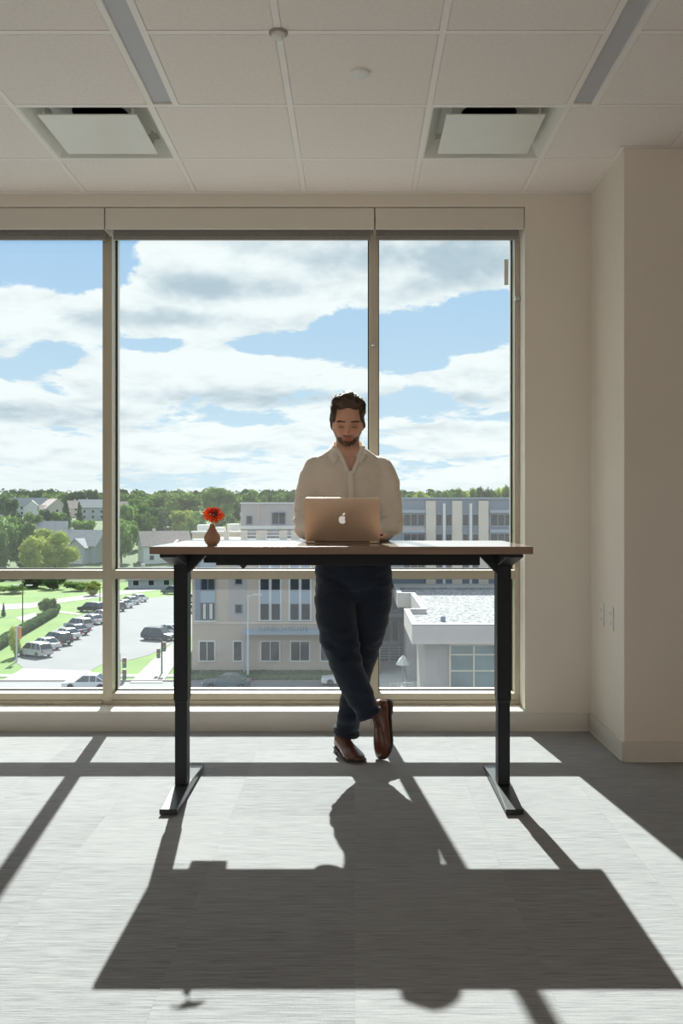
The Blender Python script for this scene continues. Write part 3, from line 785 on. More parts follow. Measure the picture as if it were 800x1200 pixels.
while cnt < 3200:
    u = Vector((rnd.gauss(0,1), rnd.gauss(0,1), rnd.gauss(.2,1))).normalized()
    if hair_amt(u) < .5: continue
    cnt += 1
    part = .25
    flow = Vector((.35*u.x-.55*sst(.45-u.x, 0, .3)+.45*sst(u.x-.25, 0, .3), .8, .40*max(0,.5-u.y)))
    if u.z < .45: flow = Vector((0, .5, -.75))
    flow += Vector((mnoise.noise(u*4+Vector((9,0,0))), 0, mnoise.noise(u*4)))*.55+Vector((rnd.gauss(0,.12), rnd.gauss(0,.12), rnd.gauss(0,.12)))
    L_ = .016 if u.z < .45 else rnd.uniform(.035,.060); pts = []; q = u.copy(); K = 5; lift = rnd.uniform(0, .005)*sst(u.z, .3, .6)
    for k in range(K):
        vol = hair_vol(q)*(.80+.16*k/(K-1)*1.5)+lift*math.sin(k/(K-1)*PI)
        pts.append((HM @ head_point(q, vol if q.z > .4 else vol*.9))+off)
        tn = flow-q*flow.dot(q); q = (q+tn.normalized()*(L_/K)/.11).normalized()
    st_.tube(pts, [.0010,.0015,.0014,.0010,.0003], 4, cap=False)
st_.build('hair_strands', m_hair, hair, smooth=180, kind='stuff')
# beard, moustache and eyebrows: short hairs
def bristles(name, m, count, ok, dirf, L_, w):
    b = MB(); c = 0; tries = 0
    while c < count and tries < 90000:
        tries += 1
        u = Vector((rnd.uniform(-1,1), rnd.uniform(-1,.3), rnd.uniform(-1,.4)))
        if u.length < .2: continue
        u.normalize(); p = head_point(u)
        if not ok(p): continue
        c += 1; d = Vector(dirf(p)).normalized()+Vector((rnd.gauss(0,.25), rnd.gauss(0,.1), rnd.gauss(0,.25)))
        o_ = Vector(u)*.0008; nn = d.cross(Vector(u)).normalized()*w; ll = L_*rnd.uniform(.6,1.2)
        a = [p+o_-nn, p+o_+nn, p+o_+d*ll+Vector(u)*.0022]
        b.add([(HM @ q)+off for q in a], [(0,1,2)])
    return b.build(name, m, bodyo, kind='stuff')
def beard_ok(p):
    x, y, z = abs(p.x), p.y, p.z
    if y > .005: return False
    if x < .024 and abs(z+.0575) < .0095: return False
    if abs(z+.043) < .005 and x < .026: return rnd.random() < .8
    if z < -.068: return True
    if x > .022 and z < -.050: return rnd.random() < .9
    return x > .050 and z < -.015 and y > -.06 and rnd.random() < .45
bristles('beard', m_beard, 1900, beard_ok, lambda p: (p.x*4, -.2, -1), .0075, .0005)
for s in (-1, 1):
    bristles('eyebrow', m_beard, 150, lambda p: p.y < 0 and .011 < p.x*s < .048 and abs(p.z-(.0250+.0025*sst(p.x*s,.01,.034)-.004*sst(p.x*s,.036,.05))) < .0028, lambda p: (s, -.1, .25 if abs(p.x) < .03 else -.3), .0075, .0007)
m_eyew = mat('eyeball', (0.62,0.58,0.55), .15); m_iris = mat('iris', (0.03,0.04,0.045), .1)
for s in (-1, 1):
    e = MB(); c = head_point(Vector((s*.031/.0755*.86, -.80, .06)).normalized()); c = Vector((s*.031, c.y+.0125, .0035))
    e.ball((HM @ c)+off, .0112, 16, 10); eo = e.build('eye', m_eyew, bodyo, smooth=180)
    i_ = MB(); i_.ball((HM @ (c+Vector((0,-.0082,-.0042))))+off, .0045, 10, 8); i_.build('iris', m_iris, eo, smooth=180)
    l = MB(); pts = []
    for k in range(9):
        t = -1+2*k/8; xx = s*.031+.0135*t; zz = .0035-.0034*(1-t*t); q = surf(xx, zz-.0035); pts.append((HM @ q)+off)
    l.tube(pts, [.0006]+[.0016]*7+[.0006], 6); l.build('eyelashes', m_beard, bodyo, smooth=180)

# ---- shirt ---------------------------------------------------------
def cloth_mat(name, col, col2, rough, weave):
    m = mat(name, col, rough, col2=col2, vscale=5, bump=.12, bscale=weave, spec=.25)
    m.node_tree.nodes['Principled BSDF'].inputs['Sheen Weight'].default_value = .15
    return m
m_shirt = cloth_mat('cream_cotton', (0.78,0.715,0.63), (0.72,0.655,0.575), .8, 500)
m_pl = cloth_mat('cream_placket', (0.82,0.775,0.70), (0.78,0.73,0.66), .8, 500)
m_jean = cloth_mat('dark_navy_denim', (0.012,0.018,0.032), (0.020,0.028,0.046), .85, 700)
sh = MB()
ST = [t for t in TORSO if t[0] > .98]; ST[0] = (1.0,)+interp(TORSO, 1.0)
ell_rings(sh, ST, .006)
sh.ball((-.135,4.478,1.447), (.11,.066,.045), 24, 14); sh.ball((.062,4.478,1.447), (.11,.066,.045), 24, 14)
for A in (ARM_R, ARM_L):
    B = [list(p) for p in A]; B[-1][:3] = [lerp(a, b, .10) for a, b in zip(B[-1][:3], B[-2][:3])]
    B[2][3] += .004; B[3][3] += .006; B[4][3] += .004
    limb(sh, B, .006, 24, ends=True)
sh.v = [tuple(Vector(p)+off) for p in sh.v]
sme = fuse(sh, .0055, 3, .5)
VL = [(1.413,-.023),(1.45,-.041),(1.487,-.056),(1.52,-.075),(1.55,-.100)]; VR = [(1.413,-.020),(1.45,-.003),(1.487,.010),(1.52,.020),(1.55,.030)]
def itp(t, z): return interp([(a,b) for a,b in t], z)[0]
def wrinkle(me, arms, amp):
    C = coords(me).astype(float); Nn = normals(me); out = C.copy()
    for i, (c, nn) in enumerate(zip(C, Nn)):
        w = Vector(c)-off; best = 1e9; bt = 0
        for A in arms:
            for k in range(len(A)-1):
                a, b = Vector(A[k][:3]), Vector(A[k+1][:3]); t = max(0, min(1, (w-a).dot(b-a)/(b-a).length_squared)); d = (w-(a+(b-a)*t)).length
                if d < best: best = d; bt = k+t
        onarm = 1-sst(best, .07, .10)
        el = math.exp(-((bt-3)/1.1)**2)
        q = Vector((w.x*9, w.y*9, w.z*26)); d = mnoise.noise(q+Vector((3,1,7)))*amp*(.7+1.3*el)*onarm
        d += mnoise.noise(Vector((w.x*7+w.z*9, w.y*6, w.z*6-w.x*10)))*amp*.9
        rid = 1-abs(mnoise.noise(Vector((w.x*10+w.z*14, w.y*9, w.z*12))))*2
        d += max(0, rid)**3*amp*.6*(.4+el*onarm)
        out[i] += nn*d
    me.vertices.foreach_set('co', out.astype(np.float32).ravel()); me.update()
wrinkle(sme, (ARM_R, ARM_L), .0085)
bm = bmesh.new(); bm.from_mesh(sme); kill = []
for f in bm.faces:
    c = f.calc_center_median()-off
    if c.z > 1.535 or (c.z > 1.413 and c.y < 4.47 and itp(VL, c.z) < c.x < itp(VR, c.z)): kill.append(f)
    elif (c-Vector(ARM_R[-1][:3])).length < .030 or (c-Vector(ARM_L[-1][:3])).length < .030: kill.append(f)
bmesh.ops.delete(bm, geom=kill, context='FACES'); bm.to_mesh(sme); bm.free()
shirt = link_mesh('shirt', sme, m_shirt, bodyo)
def strip(name, A, B, th, m, parent, sub=5, **k):
    """a cloth band between two edge curves, thickness th towards the outside"""
    a = smooth_path([(*p, 0) for p in A], sub); b = smooth_path([(*p, 0) for p in B], sub); rs = []
    cen = Vector((-.036, 4.48, 0))
    for p, q in zip(a, b):
        p = Vector(p[:3]); q = Vector(q[:3]); o_ = ((p+q)/2-cen); o_.z = 0; o_ = o_.normalized()*th; mid = (p+q)/2+o_*1.5
        rs.append([x+off for x in (p, mid-o_, q, q+o_, mid+o_, p+o_)])
    mb = MB().rings(rs); return mb.build(name, m, parent, smooth=180, **k)
# collar leaves
for s in (-1, 1):
    c = -.036; k = s
    Nn = [(c, 4.545, 1.578), (c+k*.045, 4.532, 1.575), (c+k*.066, 4.49, 1.566), (c+k*.068, 4.45, 1.548), (c+k*.056, 4.412, 1.520), (c+k*.036, 4.390, 1.494)]
    Oo = [(c, 4.572, 1.535), (c+k*.062, 4.556, 1.530), (c+k*.092, 4.50, 1.525), (c+k*.097, 4.43, 1.505), (c+k*.088, 4.385, 1.475), (c+k*.062, 4.365, 1.446)]
    strip('collar', Nn, Oo, .003, m_pl, shirt)
    Vt = VL if s < 0 else VR
    def fy(z): cx_, cy_, rx_, ry_ = interp(TORSO, z); return cy_-ry_-.006
    zs = [1.405, 1.43, 1.46, 1.49, 1.515, 1.538]
    A = [(itp(Vt, z)+s*-.001, fy(z)-.001, z) for z in zs]; B = [(itp(Vt, z)+s*.021, fy(z)+.001, z) for z in zs]
    strip('neckline_facing', A, B, .003, m_pl, shirt)
zs = [1.03, 1.10, 1.17, 1.24, 1.31, 1.37, 1.418]
def pc(z): return lerp(-.012, -.0215, (z-1.03)/.388)
A = [(pc(z)-.015, fy(z)-.003, z) for z in zs]; B = [(pc(z)+.015, fy(z)-.003, z) for z in zs]
pl = strip('placket', A, B, .0025, m_pl, shirt)
for z in (1.39, 1.31, 1.23, 1.15):
    MB().lathe([(.001,-.0115),(.0052,-.0112),(.0055,-.0095)], 12, Vector((pc(z), fy(z), z))+off, 'y').build('button', m_white, pl)
for A in (ARM_R, ARM_L):
    a, b = Vector(A[-1][:3]), Vector(A[-2][:3]); d = (b-a).normalized()
    q = MB(); pts = [a+d*(.020+.009*i)+off for i in range(7)]; q.tube(pts, [.0385,.0395,.040,.0405,.0405,.040,.039], 24, cap=False)
    ins = [a+d*(.020+.009*i)+off for i in range(3)]; q.tube(ins, [.0385,.036,.035], 24, cap=False)
    q.build('cuff', m_pl, shirt, smooth=180)
# pocketless jeans ----------------------------------------------------
jn = MB()
PT = [(.78,-.008,4.555,.09,.07),(.83,-.008,4.555,.15,.10),(.87,-.008,4.555,.168,.120),(.93,-.008,4.557,.184,.128),(.98,-.009,4.552,.178,.122),(1.03,-.011,4.547,.170,.114)]
ell_rings(jn, PT, .004)
limb(jn, LEG_R, 0, 28); limb(jn, LEG_L, 0, 28)
jn.v = [tuple(Vector(p)+off) for p in jn.v]
jme = fuse(jn, .0065, 3, .5)
C = coords(jme).astype(float); Nn = normals(jme)
for i, (c, nn) in enumerate(zip(C, Nn)):
    w = Vector(c)-off; k = .6+1.2*math.exp(-((w.z-.55)/.09)**2)+1.3*math.exp(-((w.z-.16)/.12)**2)+.8*math.exp(-((w.z-.86)/.06)**2)
    d = mnoise.noise(Vector((w.x*8+w.z*5, w.y*8, w.z*21)))*.0090*k+mnoise.noise(Vector((w.x*18, w.y*18, w.z*42)))*.0038*k
    C[i] += nn*d
jme.vertices.foreach_set('co', C.astype(np.float32).ravel()); jme.update()
def hem_cut(me, legs):
    bm = bmesh.new(); bm.from_mesh(me); kill = []
    for Lg in legs:
        a, b = Vector(Lg[-1][:3]), Vector(Lg[-2][:3]); d = (a-b).normalized()
        for f in bm.faces:
            c = f.calc_center_median()-off
            if (c-a).dot(d) > -.007 and (c-a).length < .12: kill.append(f)
    bmesh.ops.delete(bm, geom=list(set(kill)), context='FACES'); bm.to_mesh(me); bm.free()
hem_cut(jme, (LEG_R, LEG_L))
jeans = link_mesh('jeans', jme, m_jean, bodyo)
m_stitch = mat('denim_hem_stitch', (0.05,0.045,0.05), .8)
for Lg in (LEG_R, LEG_L):
    a, b = Vector(Lg[-1][:3]), Vector(Lg[-2][:3]); d = (b-a).normalized(); r = Lg[-1][3]
    q = MB(); pts = [a+d*t+off for t in (-.002,.004,.012,.018)]; q.tube(pts, [r+.004, r+.0065, r+.0065, r+.002], 32, cap=False)
    pts = [a+d*t+off for t in (-.002,.006,.018)]; q.tube(pts, [r+.001, r-.003, r-.006], 32, cap=False); q.build('hem', m_jean, jeans, smooth=180)
q = MB(); ell_rings(q, [(z,)+interp(PT, z) for z in (.985,.99,1.02,1.025)], .011); q.v = [tuple(Vector(p)+off) for p in q.v]
q.build('belt', mat('brown_belt', (.06,.03,.02), .5), jeans, smooth=40)
# shoes ---------------------------------------------------------------
m_leather = mat('brown_leather', (0.155,0.052,0.026), .27, col2=(0.085,0.028,0.016), vscale=14, coat=.35, bump=.06, bscale=120)
m_sole = mat('dark_sole', (0.03,0.018,0.013), .5)
m_lace = mat('dark_laces', (0.06,0.028,0.018), .7)
def shoe(o_, u, w, ank, name_label=None):
    u = Vector(u).normalized(); w = Vector(w); w = (w-u*w.dot(u)).normalized(); r = u.cross(w)
    O = Vector(o_)+off
    def P(s, a, h): return O+u*s+r*a+w*h
    tab = [(.0,.016,.070),(.006,.026,.088),(.02,.033,.100),(.045,.036,.105),(.075,.036,.102),(.10,.036,.090),(.13,.039,.075),(.16,.043,.064),(.19,.049,.056),(.22,.049,.049),(.245,.044,.042),(.265,.034,.036),(.28,.022,.030),(.286,.010,.024)]
    def zb(s): return lerp(.027, .016, sst(s, .05, .11)) if s < .11 else lerp(.016, .011, sst(s, .11, .16)) if s < .22 else lerp(.011, .017, sst(s, .22, .286))
    up = MB(); rs = []
    for s, hw, h in tab:
        ring = []; b = zb(s)
        for k in range(25):
            a = PI*k/24; c, sn = math.cos(a), math.sin(a)
            bulge = 1+.10*math.sin(a*1.0)**.5*(1-sn)
            ring.append(P(s, hw*bulge*math.copysign(abs(c)**.85, c), b+(h-b)*sn**(.95 if s > .12 else .75)))
        rs.append(ring)
    up.rings(rs)
    shaft = [P(.050,0,.06), P(.050,0,.09), P(.047,0,.115), P(.043,0,.135)]
    ring = []
    rr = []
    A0 = P(.052,0,.075); A1 = Vector(ank)+off
    for t, g_ in ((0,1.0),(.35,1.0),(.7,.98),(1.0,1.0),(1.01,.92),(.6,.88)):
        cc = A0.lerp(A1, t); dd = (A1-A0).normalized(); fx = (u-dd*u.dot(dd)).normalized(); ry = dd.cross(fx)
        rr.append([cc+fx*(.046*g_*math.sin(2*PI*k/28))+ry*(.039*g_*math.cos(2*PI*k/28)) for k in range(28)])
    up.rings(rr, cap=False)
    so = up.build('shoe', m_leather, bodyo, smooth=180, label=name_label)
    sl = MB(); rs = []
    for s, hw, h in tab:
        b = zb(s); lo = .0195 if s < .07 else b-.0085; hw2 = hw*1.05+.004
        s2 = s-.003 if s < .1 else s+.003
        rs.append([P(s2,-hw2,lo), P(s2,hw2,lo), P(s2,hw2,b+.001), P(s2,-hw2,b+.001)])
    sl.rings(rs); sl.build('sole', m_sole, so)
    hl = MB(); 
    rs = [[P(s,-hw,h) for s,hw in ()] for h in ()]
    out = [(-.003,-.016),(.006,-.029),(.03,-.036),(.068,-.037),(.068,.037),(.03,.036),(.006,.029),(-.003,.016)]
    rs = [[P(s, a, h) for s, a in out] for h in (0,.0195)]
    hl.rings(rs); hl.build('heel', m_sole, so)
    # facings with laces
    for k, s in enumerate((.088,.103,.118,.133)):
        h = interp([(a, c) for a, b_, c in tab], s)[0]
        q = MB().tube([P(s,-.017,h-.004), P(s+.004,-.008,h+.0015), P(s+.006,0,h+.0025), P(s+.004,.008,h+.0015), P(s,.017,h-.004)], .0017, 6); q.build('lace', m_lace, so, smooth=180)
    h = .100
    for a in (-1, 1):
        MB().tube([P(.086,0,.099), P(.080,a*.012,.110), P(.088,a*.030,.108), P(.098,a*.033,.098), P(.095,a*.018,.097), P(.088,0,.099)], .0013, 6).build('lace_loop', m_lace, so, smooth=180)
        MB().tube([P(.088,0,.100), P(.100,a*.012,.100), P(.118,a*.026,.088), P(.128,a*.034,.072)], .0012, 6).build('lace_end', m_lace, so, smooth=180)
        q = MB(); pts = []
        for t in range(8):
            s = .07+.068*t/7; hh = interp([(a_, c) for a_, b_, c in tab], s)[0]; pts.append(P(s, a*(.019-.004*t/7), hh-.0035))
        q.tube(pts, .0016, 6); q.build('facing_edge', m_leather, so, smooth=180)
    pts = []
    for k in range(13):
        a = PI*(k/12); s = .148+.02*math.sin(a); hw, hh = interp([(q_[0], q_[1], q_[2]) for q_ in tab], s); b = zb(s)
        pts.append(P(s, hw*math.copysign(abs(math.cos(a))**.85, math.cos(a))*1.02, b+(hh-b)*math.sin(a)**.95+.0008))
    MB().tube(pts, .0013, 6).build('toe_seam', m_leather, so, smooth=180)
    return so
shoe((-.085,4.675,0), (.105,-.255,0), (0,0,1), (-.048,4.625,.125), 'brown leather shoe standing flat on the carpet')
shoe((.163,4.545,.283), (-.085,-.175,-.97), (-.62,-.76,.10), (.058,4.447,.252), 'brown leather shoe on its toe, heel raised')
# ================================================================== OUTSIDE, seen from an upper floor
G0 = -15.8
EYE = CH-G0
def tz(d):
    """height of the land at distance d: flat town ground, then rising to a wooded ridge"""
    if d < 220: return G0
    if d < 520: return G0+15*(d-220)/300
    if d < 950: return G0+15+10.5*(d-520)/430
    return G0+25.5-6*(d-950)/250
def gp(x, y):
    d = EYE*F/(y-CY); return Vector(((x-CX)*d/F, d, G0))
def at(x, d): return Vector(((x-CX)*d/F, d, tz(d)))
m_grass = mat('lawn', (0.085,0.175,0.015), .9, col2=(0.14,0.23,0.03), vscale=.12)
m_asph = mat('parking_asphalt', (0.15,0.15,0.156), .85, var=.08, vscale=.3)
m_road = mat('road_asphalt', (0.20,0.20,0.206), .85, var=.06, vscale=.2)
m_conc = mat('pale_concrete', (0.25,0.24,0.225), .8, var=.06, vscale=.5)
m_hill = mat('far_meadow', (0.06,0.10,0.035), .95, col2=(0.11,0.15,0.055), vscale=.008)
# ground mesh with the rise
ys = [6, 60, 100, 150, 200, 220, 280, 340, 400, 460, 520, 620, 720, 830, 950, 1050, 1200]; xs = [-900,-600,-400,-250,-150,-75,0,75,150,250,400,600,900]
v = [(x, y, tz(y)) for y in ys for x in xs]; n = len(xs)
gr = MB().add(v, [(j*n+i, j*n+i+1, (j+1)*n+i+1, (j+1)*n+i) for j in range(len(ys)-1) for i in range(n-1)]).build('ground', m_grass, kind='structure')
gr.data.materials.append(m_hill)
for p in gr.data.polygons: p.material_index = 1 if p.center.y > 220 else 0
def patch(name, pts, m, h, kind='structure'):
    P = [gp(*p) for p in pts]; return MB().prism([(p.x, p.y) for p in P], G0-.1, G0+h, 'z').build(name, m, kind=kind)
patch('parking_lot', [(22,800),(27,783),(14,772),(60,741),(93,722),(120,711),(160,703),(205,698),(228,698),(228,745),(205,752),(175,768),(150,774),(130,773),(105,787),(108,800)], m_asph, .03)
MB().box(-160, 160, 5.6, 64, G0-.1, G0+.03).build('unseen_paving', m_asph, kind='structure')  # out-of-view paving, added to stop green light bouncing off the grass
MB().box(-160, 1.2, 64, 91.2, G0-.1, G0+.04).build('street', m_road, kind='structure')
MB().box(-160, 1.2, 91.2, 91.6, G0-.1, G0+.16).build('kerb', m_conc, kind='structure')
MB().box(-160, 1.2, 93.6, 95.2, G0-.1, G0+.07).build('sidewalk', m_conc, kind='structure')
patch('driveway', [(27,784),(106,787),(118,799.5),(0,799.5)], m_conc, .09)
patch('walkway', [(152,801),(190,801),(212,770),(222,748),(205,753),(178,775)], m_conc, .10)
patch('footpath', [(-60,711),(35,707),(75,701),(120,695),(205,684),(205,689),(120,700),(75,706),(35,713),(-60,720)], m_conc, .05)
patch('patio', [(18,724),(42,718),(46,725),(24,728)], m_conc, .05)
patch('garden_path', [(66,716),(95,719),(92,721),(66,718)], m_conc, .05)
mat('road_paint', (.6,.6,.58), .7)
mk = MB()
for k in range(8): mk.box(-70+9*k, -66+9*k, 80.9, 81.1, G0+.04, G0+.047)
mk.build('lane_line', MATS['road_paint'], kind='stuff'); tag(bpy.data.objects['lane_line'], 'white dashed lane line along the street', 'road marking')

# ------------------------------------------------------------------ trees
m_leaf = leaf_mat('green_leaves', (0.10,0.17,0.045), (0.22,0.32,0.09))
m_leafd = leaf_mat('dark_green_leaves', (0.045,0.085,0.035), (0.10,0.16,0.055))
m_leafy = leaf_mat('yellow_green_leaves', (0.24,0.33,0.06), (0.48,0.50,0.14))
m_bark = mat('tree_bark', (0.10,0.08,0.06), .9, var=.2)
rt = random.Random(11)
def crown_mesh(seed, kind, nl=1300, ls=.035):
    r = random.Random(seed); mb = MB(); lobes = []
    if kind == 'round':
        lobes = [((0,0,.52), (.36,.36,.40))]
        for k in range(14):
            a = r.uniform(0, 2*PI); h = r.uniform(.16,.86); q = .30*math.sin(PI*min(1,(h-.12)/.9))+.05
            rr = r.uniform(.13,.22); lobes.append(((q*math.cos(a), q*math.sin(a), h), (rr,rr,rr*.85)))
    elif kind == 'cone':
        for k in range(9):
            h = .12+.80*k/8; rr = .24*(1-.88*k/8)+.02; lobes.append(((r.uniform(-.02,.02), r.uniform(-.02,.02), h), (rr,rr,.11)))
    else:
        for k in range(9):
            a = r.uniform(0, 2*PI); q = r.uniform(.05,.33); rr = r.uniform(.16,.26); lobes.append(((q*math.cos(a), q*math.sin(a), r.uniform(.25,.55)), (rr,rr,rr*1.1)))
    for c, rad in lobes: mb.ball(c, tuple(x*.80 for x in rad), 8, 6)
    tot = sum(a[1][0]*a[1][2] for a in lobes)
    for c, rad in lobes:
        for k in range(int(nl*rad[0]*rad[2]/tot)):
            u = Vector((r.gauss(0,1), r.gauss(0,1), r.gauss(0,1))).normalized(); s = r.uniform(.82,1.08)
            p = Vector(c)+Vector((u.x*rad[0], u.y*rad[1], u.z*rad[2]))*s
            a = Vector((r.gauss(0,1), r.gauss(0,1), r.gauss(0,1))).normalized(); b_ = a.orthogonal().normalized(); sz = ls*r.uniform(.6,1.3)
            mb.add([p-a*sz, p+b_*sz*.7, p+a*sz, p-b_*sz*.7], [(0,1,2,3)])
    me = mb.mesh('crown'); return me
CR = {('round',i): crown_mesh(i, 'round') for i in range(4)}
CR.update({('cone',i): crown_mesh(20+i, 'cone', 700, .03) for i in range(2)}); CR.update({('bush',i): crown_mesh(30+i, 'bush', 700, .05) for i in range(2)})
trm = MB().tube([(0,0,0),(.01,0,.25),(0,.01,.55)], [.03,.022,.01], 7).mesh('trunk'); trm.materials.append(m_bark)
crm = {}
def tree(x, d, top_y, w_px, kind, m, lab, group, base=None):
    p = at(x, d) if base is None else base
    h = CH+(CY-top_y)*d/F-p.z; w = w_px*d/F
    t = empty('tree' if kind != 'bush' else 'shrub', p, lab, 'tree' if kind != 'bush' else 'shrub', group, rz=rt.uniform(0,6))
    k = (kind, rt.randrange(4 if kind == 'round' else 2)); key = (k, m.name)
    if key not in crm: me = CR[k].copy(); me.materials.append(m); crm[key] = me
    c = bpy.data.objects.new('crown', crm[key]); COL.objects.link(c); c.parent = t
    wr = {'round':.95,'cone':.52,'bush':1.0}[kind]; hr = {'round':1.02,'cone':1.03,'bush':.78}[kind]
    sc = (w/wr, w/wr, h/hr*(1.0)); c.scale = sc
    if kind != 'bush':
        q = bpy.data.objects.new('trunk', trm); COL.objects.link(q); q.parent = t; q.scale = (h*.8, h*.8, h)
    return t
T_ = [ # px, distance, top y, width px, kind, material, label
 (2,236,600,40,'round',m_leaf,'broad green tree at the far left edge, behind the parking lot'),
 (26,240,606,36,'round',m_leaf,'green tree left of the yellow-green tree, left window'),
 (60,226,617,62,'round',m_leafy,'large yellow-green tree in the left window above the crossbar'),
 (38,215,628,34,'round',m_leafy,'smaller pale green tree in front of the yellow-green one'),
 (-18,225,612,50,'round',m_leaf,'green tree cut by the left edge of the picture'),
 (40,205,668,40,'round',m_leafd,'dark tree just under the crossbar in the left window'),
 (62,200,672,30,'round',m_leafd,'dark tree beside the lamp post beyond the lawn'),
 (12,190,686,44,'bush',m_leaf,'wide green shrub beyond the footpath, far left'),
 (88,196,682,34,'bush',m_leaf,'green shrub beyond the footpath near the window post'),
 (108,185,681,22,'round',m_leafy,'light green tree by the footpath near the window post'),
 (58,150,700,17,'round',m_leaf,'small round tree on the lawn behind the dark hedge'),
 (50,153,703,12,'round',m_leaf,'small tree left of the round one on the lawn'),
 (18,107,733,15,'round',m_leafy,'young yellow-green tree next to the orange banner post'),
 (4,148,706,6,'cone',m_leafd,'tiny dark conifer on the lawn at the left edge'),
 (12,420,583,20,'round',m_leafd,'tree between the far houses, upper left'),
 (5,500,578,26,'round',m_leafd,'dark tree rising behind the leftmost far house'),
 (52,395,596,14,'round',m_leafd,'dark round tree in front of the far gabled house'),
 (67,398,598,22,'round',m_leaf,'green tree below the far gabled house'),
 (77,455,580,13,'cone',m_leafd,'dark pointed tree beside the far gabled house'),
 (93,400,588,13,'cone',m_leafd,'dark narrow tree between far houses near the window post'),
 (78,350,603,20,'round',m_leafd,'dark round tree above the grey-roofed house'),
 (98,330,608,30,'round',m_leaf,'light-edged tree behind the near grey house'),
 (108,520,572,14,'round',m_leafd,'tall dark tree breaking the skyline near the window post'),
 (90,540,575,24,'round',m_leafd,'broad dark tree on the skyline, left window'),
 (18,300,598,20,'round',m_leafd,'dark tree left of the lower grey roof'),
 (40,330,600,26,'round',m_leaf,'green tree behind the lower grey roof'),
 (148,330,588,32,'round',m_leaf,'green tree next to the window post, middle window'),
 (142,265,606,30,'round',m_leaf,'low green tree beside the window post, in front of others'),
 (165,400,583,34,'round',m_leaf,'green tree left of the big round tree'),
 (203,415,575,64,'round',m_leaf,'big round green tree left of the flower'),
 (255,430,569,46,'round',m_leaf,'big round green tree rising right behind the flower'),
 (228,370,598,30,'round',m_leaf,'green tree low between the two big round trees'),
 (276,460,584,14,'cone',m_leafd,'dark narrow tree right of the flower'),
 (293,500,574,30,'round',m_leaf,'round green tree above the grey roof block'),
 (240,300,612,30,'bush',m_leafd,'dark shrub behind the vase'),
 (268,310,606,26,'round',m_leafd,'dark tree between the flower and the grey roof block'),
 (150,300,608,26,'round',m_leaf,'green tree behind the white house, left side'),
 (224,290,604,24,'round',m_leaf,'green tree right of the white house'),
 (325,600,580,24,'round',m_leafd,'dark tree above the small roof window'),
 (170,310,598,34,'round',m_leaf,'leafy green tree just left of the white house roof'),
 (215,340,596,34,'round',m_leafy,'lighter green tree below the big round tree left of the flower'),
 (262,345,600,28,'round',m_leaf,'low green tree directly right of the flower'),
 (185,360,592,30,'round',m_leafd,'darker tree between the left green tree and the big round tree'),
 (272,300,612,26,'bush',m_leaf,'green shrub right of the vase against the low wing'),
 (342,560,577,20,'round',m_leafd,'dark tree beside the man\'s sleeve, far off'),
]
for a in T_: tree(*a[:6], a[6], 'trees of the neighbourhood')
ordn = ['first','second','third','fourth','fifth','sixth','seventh','eighth','ninth','tenth','eleventh','twelfth','thirteenth','fourteenth','fifteenth','sixteenth']
for k in range(16):
    x = 462+k*10.5; top = [577,580,576,574,579,577,575,572,574,570,568,571,569,566,572,575][k]
    tree(x, 470+rt.uniform(-25,25), top, 20, 'round', (m_leaf, m_leafd, m_leafy)[(0,1,0,2,0,1,0,0,2,0,1,0,2,0,1,0)[k]], ordn[k]+' tree from the man\'s shoulder in the wooded row above the blue-grey building', 'tree row above the right building')
# the wooded ridge: too many and too small to count
def far_woods(name, d0, d1, x0, x1, cnt, h0, h1, m, seed):
    r = random.Random(seed); mb = MB()
    for k in range(cnt):
        d = r.uniform(d0, d1); x = r.uniform(x0, x1)*d/F; h = r.uniform(h0, h1); w = h*r.uniform(.4,.6); z = tz(d)
        for q in range(3): mb.ball((x+r.uniform(-w,w)*.5, d, z+h*r.uniform(.45,.7)), (w*.6, w*.6, h*.36), 7, 5)
        for q in range(26):
            u = Vector((r.gauss(0,1), r.gauss(0,1), abs(r.gauss(0,1)))).normalized(); p = Vector((x+u.x*w*.85, d+u.y*w, z+h*.55+u.z*h*.5)); s = h*.09
            a = Vector((r.gauss(0,1), r.gauss(0,1), r.gauss(0,1))).normalized(); b_ = a.orthogonal().normalized()
            mb.add([p-a*s, p+b_*s*.7, p+a*s, p-b_*s*.7], [(0,1,2,3)])
    return mb.build(name, m, kind='stuff')
tag(far_woods('wooded_ridge', 880, 960, -600, 500, 420, 9, 15, m_leafd, 4), 'dark wooded ridge along the horizon', 'woods')
tag(far_woods('side_woods', 225, 520, -900, -455, 70, 10, 15, m_leaf, 9), 'woods beyond the left edge of the window view', 'woods')
tag(far_woods('distant_woods', 540, 860, -620, 500, 260, 8, 13, m_leaf, 5), 'scattered distant trees on the slope below the ridge', 'woods')

# hedge and shrubs ---------------------------------------------------
m_hedge = mat('dark_hedge', (0.035,0.06,0.035), .95, var=.4, vscale=2, bump=.6, bscale=6)
def hedge(pts, w, h, lab, nm='hedge', m=None, seed=1):
    r = random.Random(seed); mb = MB(); P = [gp(*p) for p in pts]
    for a, b_ in zip(P, P[1:]):
        n = max(2, int((b_-a).length/ (w*.5)))
        for k in range(n):
            c = a.lerp(b_, k/n); mb.ball((c.x, c.y, G0+h*.5), (w*.5, w*.55, h*r.uniform(.5,.62)), 8, 6)
            for q in range(14):
                u = Vector((r.gauss(0,1), r.gauss(0,1), abs(r.gauss(0,1)))).normalized(); p = Vector((c.x+u.x*w*.5, c.y+u.y*w*.5, G0+h*.5+u.z*h*.55)); s = h*.10
                d = Vector((r.gauss(0,1), r.gauss(0,1), r.gauss(0,1))).normalized(); e = d.orthogonal().normalized(); mb.add([p-d*s, p+e*s, p+d*s, p-e*s], [(0,1,2,3)])
    return tag(mb.build(nm, m or m_leafd), lab, 'hedge')
